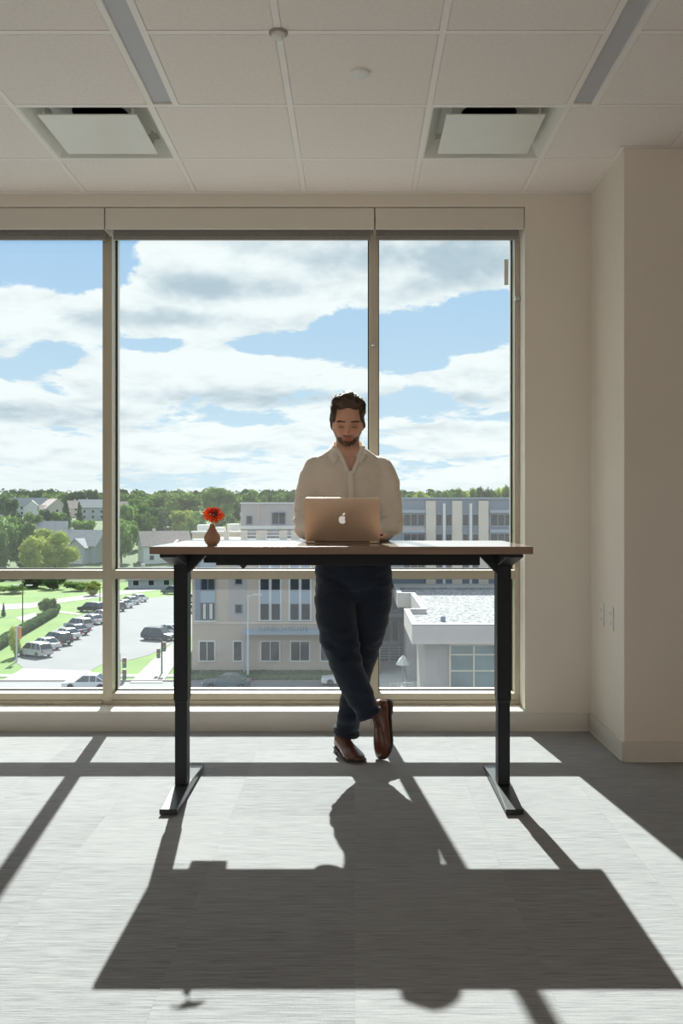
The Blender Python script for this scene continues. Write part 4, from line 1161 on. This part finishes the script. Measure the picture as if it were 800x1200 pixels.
hedge([(-20,772),(12,751),(40,735),(62,722),(66,716)], 1.6, 1.3, 'dark clipped hedge running diagonally across the lawn beside the parked cars')
hedge([(222,793.5),(300,793.5),(398,793.5)], 1.4, .7, 'low hedge along the foot of the tan building', seed=2)
hedge([(218,797.6),(398,797.6)], 1.2, .6, 'low hedge along the street kerb', seed=3)

# ------------------------------------------------------------------ generic building helpers
m_tan = mat('tan_stucco', (0.52,0.43,0.36), .9, var=.04, vscale=.8)
m_tan2 = mat('light_tan_stucco', (0.66,0.57,0.48), .9, var=.04, vscale=.8)
m_mauve = mat('grey_mauve_stucco', (0.42,0.38,0.37), .9, var=.05, vscale=.6)
m_blue = mat('blue_grey_cladding', (0.20,0.24,0.30), .7, var=.05, vscale=1)
m_blue2 = mat('light_blue_grey_spandrel', (0.32,0.38,0.46), .6, var=.04)
m_trimw = mat('white_building_trim', (0.70,0.69,0.66), .6)
m_paneb = mat('dark_building_glass', (0.022,0.030,0.042), .15, spec=.2, var=.3, vscale=.6)
m_curt = mat('pale_curtain', (0.6,0.58,0.55), .9)
BD = 95.0
def X(px_, d): return (px_-CX)*d/F
def Zy(py, d): return CH+(CY-py)*d/F
def bwin(par, x0, x1, y0, y1, d, frame=m_trimw, mull=1, fw=.10, o=(0,0,0), curtains=False):
    """a window of the building: frame standing proud of the wall and a recessed pane; px boxes"""
    a, b_, t, bo = X(x0,d)-o[0], X(x1,d)-o[0], Zy(y0,d)-o[2], Zy(y1,d)-o[2]; dd = d-o[1]
    m = MB(); m.box(a-fw, b_+fw, dd-.06, dd+.02, t, t+fw); m.box(a-fw, b_+fw, dd-.09, dd+.02, bo-fw, bo); m.box(a-fw, a, dd-.06, dd+.02, bo, t); m.box(b_, b_+fw, dd-.06, dd+.02, bo, t)
    for k in range(mull):
        c = lerp(a, b_, (k+1)/(mull+1)); m.box(c-.035, c+.035, dd-.05, dd+.02, bo, t)
    w = m.build('window', frame, par); MB().box(a, b_, dd-.01, dd+.01, bo, t).build('pane', m_paneb, w)
    if curtains: MB().box(lerp(a,b_,.12), lerp(a,b_,.34), dd-.02, dd-.011, bo+.05, t-.05).box(lerp(a,b_,.62), lerp(a,b_,.86), dd-.02, dd-.011, bo+.05, t-.05).build('curtains', m_curt, w)
    return w
def wall(par, name, x0, x1, ytop, ybot, d, m, depth=6, o=(0,0,0), proud=0, zb=None):
    zb = (G0 if ybot is None else Zy(ybot,d))-o[2] if zb is None else zb
    return MB().box(X(x0,d)-o[0], X(x1,d)-o[0], d-o[1]-proud, d-o[1]+depth, zb, Zy(ytop,d)-o[2]).build(name, m, par)

# tan building opposite -----------------------------------------------
O1 = (X(340,BD), BD, G0)
b1 = empty('apartment_building', O1, 'long tan stucco building with tall paired windows and a blue-grey canopy across the street', 'building')
k = dict(o=O1)
wall(b1, 'facade', 225, 445, 634, None, BD, m_tan, 14, **k)
wall(b1, 'recessed_bay', 268, 289, 636, 727, BD, m_mauve, .2, proud=.05, **k)
wall(b1, 'base_course', 225, 445, 787, None, BD, m_mauve, .2, proud=.12, **k)
wall(b1, 'string_course', 225, 445, 729, 731, BD, m_tan2, .2, proud=.10, **k)
wall(b1, 'parapet', 225, 445, 632, 635, BD, m_trimw, 1, proud=.2, **k)
for x0, x1 in ((305,328),(340,363),(375,398),(410,433)):
    h = (x1-x0)
    sur = wall(b1, 'window_surround', x0-2, x1+2, 636, 728, BD, m_trimw, .1, proud=.10, **k)
    for a, b_ in ((x0,x0+10),(x0+13,x1)):
        wall(b1, 'spandrel', a, b_, 692, 707, BD, m_blue2, .1, proud=.16, **k); wall(b1, 'spandrel', a, b_, 655, 668, BD, m_blue2, .1, proud=.16, **k)
        for y0, y1 in ((708,726),(669,691),(640,654)): bwin(b1, a+.4, b_-.4, y0, y1, BD-.14, m_blue, 0, .04, O1)
wall(b1, 'corner_bay', 229, 235, 636, 727, BD, m_blue, .1, proud=.22, **k)
wall(b1, 'spandrel', 235, 252, 692, 706, BD, m_blue2, .1, proud=.18, **k); wall(b1, 'spandrel', 235, 252, 655, 668, BD, m_blue2, .1, proud=.18, **k)
wall(b1, 'window_sill', 228, 254, 727, 728.5, BD, m_trimw, .1, proud=.3, **k)
for y0, y1, c in ((707,726,True),(669,691,False),(640,654,False)): bwin(b1, 236, 251, y0, y1, BD-.16, m_blue, 1, .05, O1, curtains=c)
for y0, y1 in ((709,718),(675,684)): bwin(b1, 276, 283, y0, y1, BD-.06, m_blue, 0, .1, O1)
for x0, x1, mu in ((234,251,1),(274,283,0),(306,327,1),(341,362,1),(376,398,1),(411,433,1)): bwin(b1, x0, x1, 752, 774, BD-.02, m_trimw, mu, .12, O1)
# canopy with lettering
cn = wall(b1, 'canopy', 284, 400, 739, 744, BD-1.6, m_blue2, 1.55, **k)
for px_ in (286, 398): MB().tube([(X(px_,BD-1.5)-O1[0], -1.45, Zy(744,BD-1.5)-O1[2]), (X(px_,BD-1.5)-O1[0], -1.45, 0)], .09, 8).build('canopy_post', m_blue2, cn)
rl = random.Random(5); gl = MB(); xx = X(303, BD-1.7); L0 = Zy(739, BD-1.7)
for i in range(17):      # a row of small raised characters, too far off to read
    w = .20+.07*rl.random(); h = .36+.06*rl.random()
    for q in range(2):
        gl.box(xx+q*w-O1[0], xx+q*w+.06-O1[0], -1.70, -1.64, L0-O1[2], L0+h*(1 if rl.random() < .75 else .55)-O1[2])
    z = L0+h*rl.choice((.1,.45,.8)); gl.box(xx+.06-O1[0], xx+w-O1[0], -1.70, -1.64, z-O1[2], z+.06-O1[2])
    xx += .305
gl.build('sign_lettering', m_blue, cn, kind='stuff')
# terrace parapet, railing and the grey roof block behind
wall(b1, 'roof_deck', 229, 445, 633, 634, BD+1, m_conc, 12, **k)
for a, b_ in ((262,268),(282,289),(300,312),(327,336),(341,350)): wall(b1, 'parapet_panel', a, b_, 622, 634, BD+.4, m_tan2, .3, **k)
rails = MB()
for y in (620, 624, 628, 632): rails.box(X(282,BD+.5)-O1[0], X(445,BD+.5)-O1[0], .45, .52, Zy(y,BD)-G0, Zy(y,BD)-G0+.06)
rails.build('terrace_railing', m_trimw, b1, kind='stuff')
D2 = 106.0
wall(b1, 'roof_block', 282, 438, 590, 634, D2, m_mauve, 14, **k); wall(b1, 'roof_block_coping', 281, 438, 588.8, 590.2, D2, m_trimw, 14, proud=.2, **k)
wall(b1, 'roof_block_fin', 302, 303.5, 590.5, 618, D2, m_tan, .1, proud=.15, **k); wall(b1, 'roof_block_band', 282, 438, 616, 619, D2, m_trimw, .1, proud=.3, **k)
bwin(b1, 289, 295, 605, 614, D2-.02, m_blue, 0, .1, O1); bwin(b1, 319, 334, 601, 614, D2-.02, m_blue, 1, .12, O1); bwin(b1, 353, 366, 601, 614, D2-.02, m_blue, 1, .12, O1)
# rooftop plant on the lower wing behind the flower
O4 = (X(255,112), 112, G0)
b4 = empty('low_office_wing', O4, 'low flat-roofed tan wing with rooftop units just behind the vase', 'building')
wall(b4, 'facade', 225, 284, 624, None, 112, m_tan2, 8, o=O4)
wall(b4, 'parapet', 224, 285, 622.5, 625, 112, m_trimw, 1, o=O4, proud=.2)
for a, b_, t in ((231,247,615),(252,262,618),(266,280,614)): wall(b4, 'rooftop_unit', a, b_, t, 623, 114, m_trimw, 2, o=O4)
# blue-grey building right -------------------------------------------
D3 = 104.0; O3 = (X(530,D3), D3, G0)
b3 = empty('office_building', O3, 'blue-grey clad office building with tan pilasters at the right', 'building'); k = dict(o=O3)
wall(b3, 'facade', 446, 720, 584, None, D3, m_blue, 14, **k); wall(b3, 'coping', 446, 720, 583, 584.6, D3, m_blue2, 14, proud=.25, **k)
for i in range(4):
    a = 498.5+i*30.8 if i < 3 else 632
    wall(b3, 'pilaster', a, a+11.5, 587, 700, D3, m_tan2, .3, proud=.5, **k)
for a in (518.5, 549.5): wall(b3, 'fin', a, a+3, 590, 700, D3, m_trimw, .3, proud=.4, **k)
for y0, y1 in ((603,616),(626,642),(652,668)):
    bwin(b3, 473, 497, y0, y1, D3-.02, m_blue2, 2, .08, O3); bwin(b3, 575, 599, y0, y1, D3-.02, m_blue2, 2, .08, O3); bwin(b3, 600.5, 628, y0, y1, D3-.02, m_blue2, 2, .08, O3)
    for a, b_ in ((511,517.5),(522.5,529),(542,548.5),(553.5,560)): bwin(b3, a, b_, y0, y1, D3-.02, m_blue2, 0, .06, O3)
    for a, b_ in ((471,498),(573,630)): wall(b3, 'sunshade', a, b_, y0-5.5, y0-2, D3, m_blue2, .2, proud=.8, **k)
    wall(b3, 'spandrel', 471, 498, y1+1.5, y1+5, D3, m_tan, .2, proud=.1, **k)
wall(b3, 'blue_band', 440, 475, 719, 723, D3, m_blue2, .2, proud=.4, **k)
for a, b_ in ((449,457),(459,466)): bwin(b3, a, b_, 728, 752, D3-.02, m_blue2, 0, .08, O3)
for a, b_ in ((447,456),(458,465)): bwin(b3, a, b_, 692, 715, D3-.02, m_blue2, 0, .08, O3)

# low building with a gravel roof ------------------------------------
m_fascia = mat('pale_tan_panel', (0.60,0.54,0.50), .8, var=.03, vscale=1); m_cop = mat('white_coping', (0.45,0.44,0.43), .5)
def gravel_mat():
    m = bpy.data.materials.new('roof_gravel'); m.use_nodes = True; N = m.node_tree.nodes; L = m.node_tree.links; b_ = N['Principled BSDF']; b_.inputs['Roughness'].default_value = .95
    tc = N.new('ShaderNodeTexCoord'); v_ = N.new('ShaderNodeTexVoronoi'); v_.inputs['Scale'].default_value = 4.5; L.new(tc.outputs['Object'], v_.inputs['Vector'])
    n_ = N.new('ShaderNodeTexNoise'); n_.inputs['Scale'].default_value = 7.0; n_.inputs['Detail'].default_value = 6; n_.inputs['Roughness'].default_value = .8; L.new(tc.outputs['Object'], n_.inputs['Vector'])
    mx = N.new('ShaderNodeMix'); mx.data_type = 'FLOAT'; mx.inputs[0].default_value = .45; L.new(v_.outputs['Color'], mx.inputs[2]); L.new(n_.outputs['Fac'], mx.inputs[3])
    cr = N.new('ShaderNodeValToRGB'); cr.color_ramp.elements[0].position = .3; cr.color_ramp.elements[0].color = (.06,.06,.065,1); cr.color_ramp.elements[1].position = .62; cr.color_ramp.elements[1].color = (.34,.34,.35,1)
    L.new(mx.outputs[0], cr.inputs[0]); L.new(cr.outputs[0], b_.inputs['Base Color']); return m
O5 = (9.0, 64.9, G0); RZ = CH-8.0-G0
b5 = empty('low_annexe', O5, 'low annexe with a grey gravel roof, pale parapet and glazed wall below', 'building')
OUT = [(4.05,64.9),(4.05,75.5),(5.5,75.5),(5.5,90),(4.2,90),(4.2,101.6),(24,101.6),(24,64.9)]
pl_ = [(a-O5[0], b_-O5[1]) for a, b_ in OUT]
def inset(pts, t):
    n = len(pts); out = []
    for i in range(n):
        p0, p, p1 = Vector(pts[i-1]), Vector(pts[i]), Vector(pts[(i+1)%n]); a = (p-p0).normalized(); b_ = (p1-p).normalized()
        na = Vector((a.y, -a.x)); nb = Vector((b_.y, -b_.x)); out.append(tuple(p+(na+nb)*t if abs(a.dot(b_)) < .5 else p+na*t))
    return out
inn = inset(pl_, .38)
def ring_wall(o_, i_, z0, z1):
    n = len(o_); vs = [(*p, z) for z in (z0, z1) for p in o_]+[(*p, z) for z in (z0, z1) for p in i_]; fs = []
    for i in range(n):
        j = (i+1)%n; fs += [(i,j,n+j,n+i), (2*n+i,3*n+i,3*n+j,2*n+j), (n+i,n+j,3*n+j,3*n+i), (i,2*n+i,2*n+j,j)]
    return MB().add(vs, fs)
ring_wall(pl_, inn, RZ-1.42, RZ-.12).build('parapet', m_fascia, b5)
ring_wall([(a+(b_[0]-a)*0, c) for (a, c), b_ in zip(pl_, pl_)], inset(pl_, .42), RZ-.12, RZ).build('coping', m_cop, b5)
MB().prism(inn, RZ-1.42, RZ-.42, 'z').build('gravel_roof', gravel_mat(), b5, kind='stuff')
w5 = inset(pl_, .9); 
MB().prism(inset(pl_, 1.0), 0, RZ-1.42, 'z').build('facade', m_mauve, b5)
m_cream = mat('cream_mullion', (0.66,0.60,0.48), .5); m_cwg = mat('teal_curtain_glass', (0.12,0.19,0.20), .12, var=.45, vscale=.35, spec=.8)
FD = 65.85
zl = [755.5, 767, 786, 807, 830, 852, 874]
for i in range(5):
    a, b_ = X(527,FD)+i*1.72, X(527,FD)+(i+1)*1.72
    for y0, y1 in zip(zl, zl[1:]):
        MB().box(a-O5[0]+.05, b_-O5[0]-.05, FD-O5[1]-.05, FD-O5[1]+.02, Zy(y1,FD)-G0+.05, Zy(y0,FD)-G0-.05).build('glass_panel', m_cwg, b5)
    MB().box(a-O5[0]-.06, a-O5[0]+.06, FD-O5[1]-.14, FD-O5[1]+.02, 0, Zy(755,FD)-G0).build('mullion', m_cream, b5)
for y in zl: MB().box(X(527,FD)-O5[0], X(527,FD)+8.6-O5[0], FD-O5[1]-.11, FD-O5[1]+.02, Zy(y,FD)-G0-.05, Zy(y,FD)-G0+.05).build('transom', m_cream, b5)
MB().lathe([(.18,0),(.20,.35),(.12,.42),(.001,.42)], 12, (X(519,70)-O5[0], 70-O5[1], RZ-.42)).build('roof_vent', m_blue, b5)
# terrace with a white railing
MB().box(1.2, 7.0, 78, 103, G0-.1, G0+.12).build('terrace', mat('white_pavers', (.62,.61,.58), .8, var=.08, vscale=1), kind='structure')
def railing(x0, x1, d, z, h, lab):
    t = empty('railing', ((x0+x1)/2, d, z), lab, 'railing'); w = (x1-x0)/2
    for i in range(6): MB().box(-w, w, -.03, .03, h*(i+.6)/6-.03, h*(i+.6)/6+.03).build('rail', m_trimw, t)
    for i in range(4): MB().box(-w+i*w*2/3-.04, -w+i*w*2/3+.04, -.05, .05, 0, h).build('post', m_trimw, t)
railing(2.75, 6.0, 102.2, G0+.12, 1.85, 'white horizontal-bar railing at the back of the terrace')
railing(3.2, 5.3, 83.5, G0+.12, 1.3, 'short white bar railing beside the annexe wall on the terrace')
um = empty('patio_umbrella', (X(472,86), 86, G0+.12), 'white patio umbrella on the terrace by the annexe', 'umbrella')
MB().tube([(0,0,0),(0,0,3.2)], .04, 8).build('pole', m_chrome, um); MB().lathe([(.72,2.5),(.4,3.0),(.001,3.4),(.38,2.98),(.7,2.48)], 8).build('canopy', m_trimw, um)

# ------------------------------------------------------------------ houses
m_roofg = mat('grey_shingle_roof', (0.30,0.30,0.31), .9, var=.15, vscale=1.5); m_roofb = mat('brown_pink_shingle_roof', (0.45,0.36,0.32), .9, var=.12, vscale=1.5)
m_sid = mat('white_siding', (0.66,0.67,0.68), .8, var=.03); m_sidg = mat('grey_siding', (0.44,0.46,0.48), .8, var=.04); m_sidb = mat('beige_siding', (0.55,0.50,0.44), .8, var=.04)
def house(x, d, w, dp_, hw, hr, yaw, mw, mr, lab, wing=True):
    p = at(x, d); t = empty('house', (p.x, p.y, p.z-.6), lab, 'house', rz=math.radians(yaw))
    MB().box(-w/2, w/2, -dp_/2, dp_/2, 0, hw).build('walls', mw, t)
    gb = MB(); 
    for s in (-1,1): gb.prism([(-dp_/2,hw),(dp_/2,hw),(0,hw+hr)], s*w/2-.1, s*w/2+.1, 'x')
    gb.build('gables', mw, t, kind='stuff')
    e = .5
    for s in (-1,1):
        a = Vector((s*(dp_/2+e), hw-e*hr/(dp_/2), 0)); 
        MB().prism([(s*(dp_/2+e), hw-e*2*hr/dp_), (0, hw+hr), (0, hw+hr+.25), (s*(dp_/2+e), hw-e*2*hr/dp_+.25)], -w/2-e, w/2+e, 'x').build('roof_slope', mr, t)
    for s in (-1,1):
        MB().prism([(-dp_/2-e, hw-e*2*hr/dp_-.1),(0,hw+hr-.1),(dp_/2+e, hw-e*2*hr/dp_-.1),(dp_/2+e, hw-e*2*hr/dp_+.2),(0,hw+hr+.22),(-dp_/2-e, hw-e*2*hr/dp_+.2)], s*(w/2+e)-.08, s*(w/2+e)+.08, 'x').build('rake_board', m_trimw, t)
    for fl_ in range(2 if hw > 4 else 1):
        for i in range(3):
            cx_ = -w*.33+i*w*.33; z = 1.3+fl_*2.8
            f = MB().box(cx_-.75, cx_+.75, -dp_/2-.08, -dp_/2, z, z+1.5).build('window', m_trimw, t); MB().box(cx_-.6, cx_+.6, -dp_/2-.12, -dp_/2-.07, z+.12, z+1.38).build('pane', m_paneb, f)
        f = MB().box(w/2, w/2+.1, -.7, .7, 1.3+fl_*2.8, 2.7+fl_*2.8).build('window', m_trimw, t); MB().box(w/2+.06, w/2+.14, -.55, .55, 1.42+fl_*2.8, 2.58+fl_*2.8).build('pane', m_paneb, f)
    f = MB().box(-w/2-.1, -w/2, -.9, .9, hw-1.8, hw-.3).build('window', m_trimw, t); MB().box(-w/2-.14, -w/2-.06, -.75, .75, hw-1.65, hw-.45).build('pane', m_paneb, f)
    if wing:      # front gable wing
        gw = w*.36; gx = w*.22
        MB().box(gx-gw/2, gx+gw/2, -dp_/2-2.2, -dp_/2, 0, hw-.6).prism([(gx-gw/2,hw-.6),(gx+gw/2,hw-.6),(gx,hw-.6+gw*.4)], -dp_/2-2.2, 0).build('front_wing', mw, t)
        for s in (-1,1): MB().prism([(gx+s*(gw/2+.4),hw-.9),(gx,hw-.6+gw*.4),(gx,hw-.35+gw*.4),(gx+s*(gw/2+.4),hw-.65)], -dp_/2-2.6, 0).build('wing_roof', mr, t)
        MB().box(gx-gw*.36, gx+gw*.36, -dp_/2-2.28, -dp_/2-2.2, 0, 2.4).build('garage_door', m_trimw, t)
    MB().box(-w*.2-.4, -w*.2+.4, -.4+1, .4+1, hw+hr*.4, hw+hr+.9).build('chimney', m_sidb, t)
house(28, 520, 25, 10, 6, 4.5, 8, m_sid, m_roofg, 'wide white house with a grey roof, upper left on the slope')
house(62, 490, 15, 12, 6, 5, -55, m_sidb, m_roofb, 'gabled beige house to the right of the wide white one')
house(54, 330, 14, 9, 5, 3.6, 12, m_sid, m_roofg, 'house with a light grey roof just above the yellow-green tree', False)
house(93, 270, 17, 10, 5.4, 4.2, -18, m_sidg, m_roofg, 'near grey house with a broad grey roof beside the window post')
house(108, 480, 13, 11, 7, 4, 20, m_sidg, m_roofg, 'grey house far up the slope beside the window post', False)
house(92, 505, 12, 10, 5.5, 4, 0, m_sidb, m_roofb, 'small beige house behind the dark narrow tree', False)
house(192, 268, 13.5, 9, 5.6, 3.8, 24, m_sid, m_roofb, 'white house with a pinkish-brown roof behind the left end of the desk')
house(142, 505, 14, 10, 5, 4, 0, m_sidb, m_roofb, 'small far house beside the window post in the middle window', False)
house(178, 205, 10, 7, 2.8, 2.2, 10, m_sidg, m_roofg, 'low grey house under the left corner of the desk', False)

# ------------------------------------------------------------------ cars
m_tyre = mat('tyre_rubber', (0.02,0.02,0.02), .8); m_cglass = mat('car_glass', (0.02,0.03,0.035), .06, spec=.9); m_tail = mat('red_tail_light', (0.5,0.02,0.02), .3); m_rim = mat('alloy_rim', (0.5,0.5,0.52), .3, metal=.8)
PAINT = {'silver':(0.50,0.52,0.54),'white':(0.75,0.76,0.77),'black':(0.015,0.018,0.024),'dark blue':(0.02,0.035,0.07),'grey':(0.18,0.19,0.21),'teal':(0.05,0.12,0.14)}
def car(px_, py, ang, colour, suv, lab, group=None):
    p = gp(px_, py); L_, W, H = (4.6, 1.85, 1.68) if suv else (4.6, 1.8, 1.45); m = mat('car_paint_'+colour.replace(' ','_'), PAINT[colour], .3, coat=.8)
    t = empty('car', (p.x, p.y, G0+.035), lab, 'car', group, rz=math.radians(ang))
    hb = .98 if suv else .86
    lo = [(-2.28,.32),(-2.30,.62),(-2.22,.80 if suv else .74),(-1.2,hb-.02),(1.9 if suv else 1.55,hb),(2.22,hb-.02),(2.30,.70),(2.27,.34),(1.85,.26),(-1.9,.26)]
    def tub(prof, w0, w1, zsplit):
        n = len(prof); rs = []
        for y, k_ in ((-w0,.985),(-w0*.93 if False else -w0,1)): pass
        rs = [[(x*.985, -w1, z) for x, z in prof], [(x, -w0, z) for x, z in prof], [(x, w0, z) for x, z in prof], [(x*.985, w1, z) for x, z in prof]]
        return rs
    MB().rings([[(x*.97, -W/2, z*.97+.01) for x, z in lo], [(x, -W/2+.09, z) for x, z in lo], [(x, W/2-.09, z) for x, z in lo], [(x*.97, W/2, z*.97+.01) for x, z in lo]]).build('car_body', m, t, smooth=35)
    if suv: gh = [(-1.25,hb-.03),(-.55,H-.07),(1.75,H-.07),(2.18,hb-.03)]; rf = [(-.50,H-.08),(-.42,H-.01),(1.60,H),(1.78,H-.08)]
    else: gh = [(-1.05,hb-.03),(-.30,H-.06),(.95,H-.06),(1.85,hb-.03)]; rf = [(-.28,H-.07),(-.18,H-.01),(.80,H),(.98,H-.07)]
    def gy(z): return W/2-.06-(z-hb+.03)*.26
    MB().rings([[(x, s*gy(z), z) for x, z in gh] for s in (-1,1)]).build('car_windows', m_cglass, t)
    MB().rings([[(x, s*(gy(z)+.012), z) for x, z in rf] for s in (-1,1)]).build('car_roof', m, t, smooth=35)
    pil = MB()
    for s in (-1,1):
        for xa, xb in (((-1.25 if suv else -1.05), (-.52 if suv else -.28)),(.35,.35),(1.2 if suv else 1.0,)*2,((2.18,1.75) if suv else (1.85,.95))):
            a = Vector((xa, s*(gy(hb)+.012), hb-.03)); b_ = Vector((xb, s*(gy(H-.07)+.012), H-.06)); pil.tube([a, b_], .045, 5)
    pil.build('window_pillars', m, t, kind='stuff')
    for sx in (-1.42, 1.42):
        for s in (-1,1):
            wy = s*(W/2-.10); w_ = MB().lathe([(.20,-.1),(.335,-.1),(.345,-.07),(.345,.07),(.335,.1),(.20,.1)], 18, (sx,wy,.345), 'y').build('wheel', m_tyre, t, smooth=40)
            MB().lathe([(.001,s*.105),(.215,s*.09),(.22,s*-.02)], 14, (sx,wy,.345), 'y').build('rim', m_rim, w_, smooth=40)
    for s in (-1,1):
        MB().box(2.20, 2.31, s*W*.41-.10, s*W*.41+.10, .68, .88).build('tail_light', m_tail, t)
        MB().box(-2.30, -2.20, s*W*.37-.18, s*W*.37+.18, .58, .72).build('headlight', m_trimw, t)
    MB().box(2.28,2.315,-.26,.26,.52,.64).build('number_plate', m_trimw, t)
    return t
RW = 'cars parked along the lawn'
car(41,769,-34,'silver',True,'silver hatchback, nearest of the row beside the lawn',RW)
car(52,760.5,-34,'white',False,'white car with red tail light just behind the silver hatchback',RW)
car(66,755.5,-34,'black',True,'black pickup-like SUV third in the row beside the lawn',RW)
car(77,748.5,-34,'white',False,'white car right behind the black SUV',RW)
car(87,743.5,-34,'dark blue',False,'dark blue car in the middle of the row beside the lawn',RW)
car(92,737.5,-34,'silver',True,'silver estate with a pale roof, behind the dark blue car',RW)
car(107,731,-34,'silver',False,'pale silver sedan toward the far end of the row, by the window post',RW)
car(119,725,-34,'white',False,'white car at the window post, end of the row',RW)
car(107,717,-20,'black',True,'dark pickup parked across the end of the row by the shrubs',RW)
RX = 'cars in the far row of the lot'
car(133,716,-34,'dark blue',True,'dark car at the left edge of the middle lower pane',RX)
car(143,712,-34,'white',False,'white car next to the window post in the middle lower pane',RX)
car(151,708,-34,'silver',False,'silver car second from the window post in the far row',RX)
car(160,705,-34,'white',False,'white car at the right end of the far row',RX)
car(202,696,-10,'dark blue',True,'dark car far off beside the grass strip, left of the desk leg')
car(186,750,160,'dark blue',True,'dark blue minivan left of the left desk leg')
car(201,744,160,'white',False,'white car half hidden behind the left desk leg')
car(224,718,-34,'white',False,'white car showing between desk leg and tan building, lower one')
car(225,706,-34,'white',True,'white car showing between desk leg and tan building, upper one')
def scar(px_, d, ang, colour, suv, lab):
    return car(px_, CY+EYE*F/d, ang, colour, suv, lab)
scar(103,87.3,0,'white',False,'white car driving on the street at the bottom of the left window')
scar(266,87.6,0,'teal',False,'dark teal car on the street left of centre at the window bottom')
scar(404,89.6,0,'white',False,'white car on the street partly hidden behind the man\'s crossed leg')

# ------------------------------------------------------------------ posts, lamps, signals
m_pole = mat('dark_pole', (0.04,0.045,0.05), .5); m_polew = mat('pale_pole', (0.62,0.63,0.63), .4); m_org = mat('orange_banner_cloth', (0.75,0.28,0.12), .8)
def lamp(px_, d, top, m, lab, arms=1):
    z0 = G0; h = Zy(top, d)-z0; t = empty('street_lamp', (X(px_,d), d, z0), lab, 'street lamp')
    MB().tube([(0,0,0),(0,0,h)], [.11,.07], 8).build('pole', m, t, smooth=60); MB().lathe([(.25,0),(.25,.5),(.12,.55)], 12).build('base', m_conc, t)
    for s in ((-1,1) if arms == 2 else (1,)):
        MB().tube([(0,0,h-.15),(s*.7,0,h)], .045, 6).build('arm', m, t); MB().box(s*.95-.45, s*.95+.45, -.18, .18, h-.06, h+.08).build('lamp_head', m_polew, t, bevel=.03)
lamp(26.5,132,686,m_pole,'dark street lamp with two heads on the lawn beside the parked cars',2)
lamp(290.5,91.9,697,m_polew,'pale street lamp post in front of the tan building',1)
lamp(117,160,688,m_pole,'dark street lamp beside the window post beyond the cars',1)
def signal(px_, d, top, heads, lab):
    h = Zy(top, d)-G0; t = empty('traffic_signal', (X(px_,d), d, G0), lab, 'traffic light')
    MB().tube([(0,0,0),(0,0,h)], [.09,.07], 8).build('pole', m_pole if px_ > 170 else m_polew, t, smooth=60)
    for dx, zz in heads:
        b_ = MB().box(dx-.17, dx+.17, -.16, .16, h-zz-1.0, h-zz).build('signal_head', m_pole, t, bevel=.02)
        MB().box(min(0,dx), max(0,dx), -.03, .03, h-zz-.3, h-zz-.24).build('bracket', m_pole, t)
        for i, c in enumerate(('red','amber','green')):
            mm = mat('signal_lens_'+c, {'red':(.3,.02,.02),'amber':(.35,.2,.02),'green':(.02,.25,.1)}[c], .3); MB().lathe([(.001,-.17),(.10,-.17),(.11,-.155)], 12, (dx,0,h-zz-.2-.3*i), 'y').build('lens', mm, b_)
signal(189.5,95.5,750,[(.25,.2),(-.35,.9)],'traffic light on a thin dark pole left of the desk leg')
signal(140.5,91.8,765,[(.45,.5),(.45,1.7)],'traffic light near the window post at the street corner')
bp_ = empty('banner_post', (X(19.5,103.5), 103.5, G0), 'white post with an orange banner beside the nearest parked car', 'banner')
hh = Zy(733,103.5)-G0; MB().tube([(0,0,0),(0,0,hh)], .10, 8).build('post', m_polew, bp_); MB().box(.1,.55,-.02,.02,hh-1.5,hh-.2).build('banner', m_org, bp_); MB().box(-.02,.6,-.03,.03,hh-.18,hh-.12).build('bracket', m_polew, bp_)
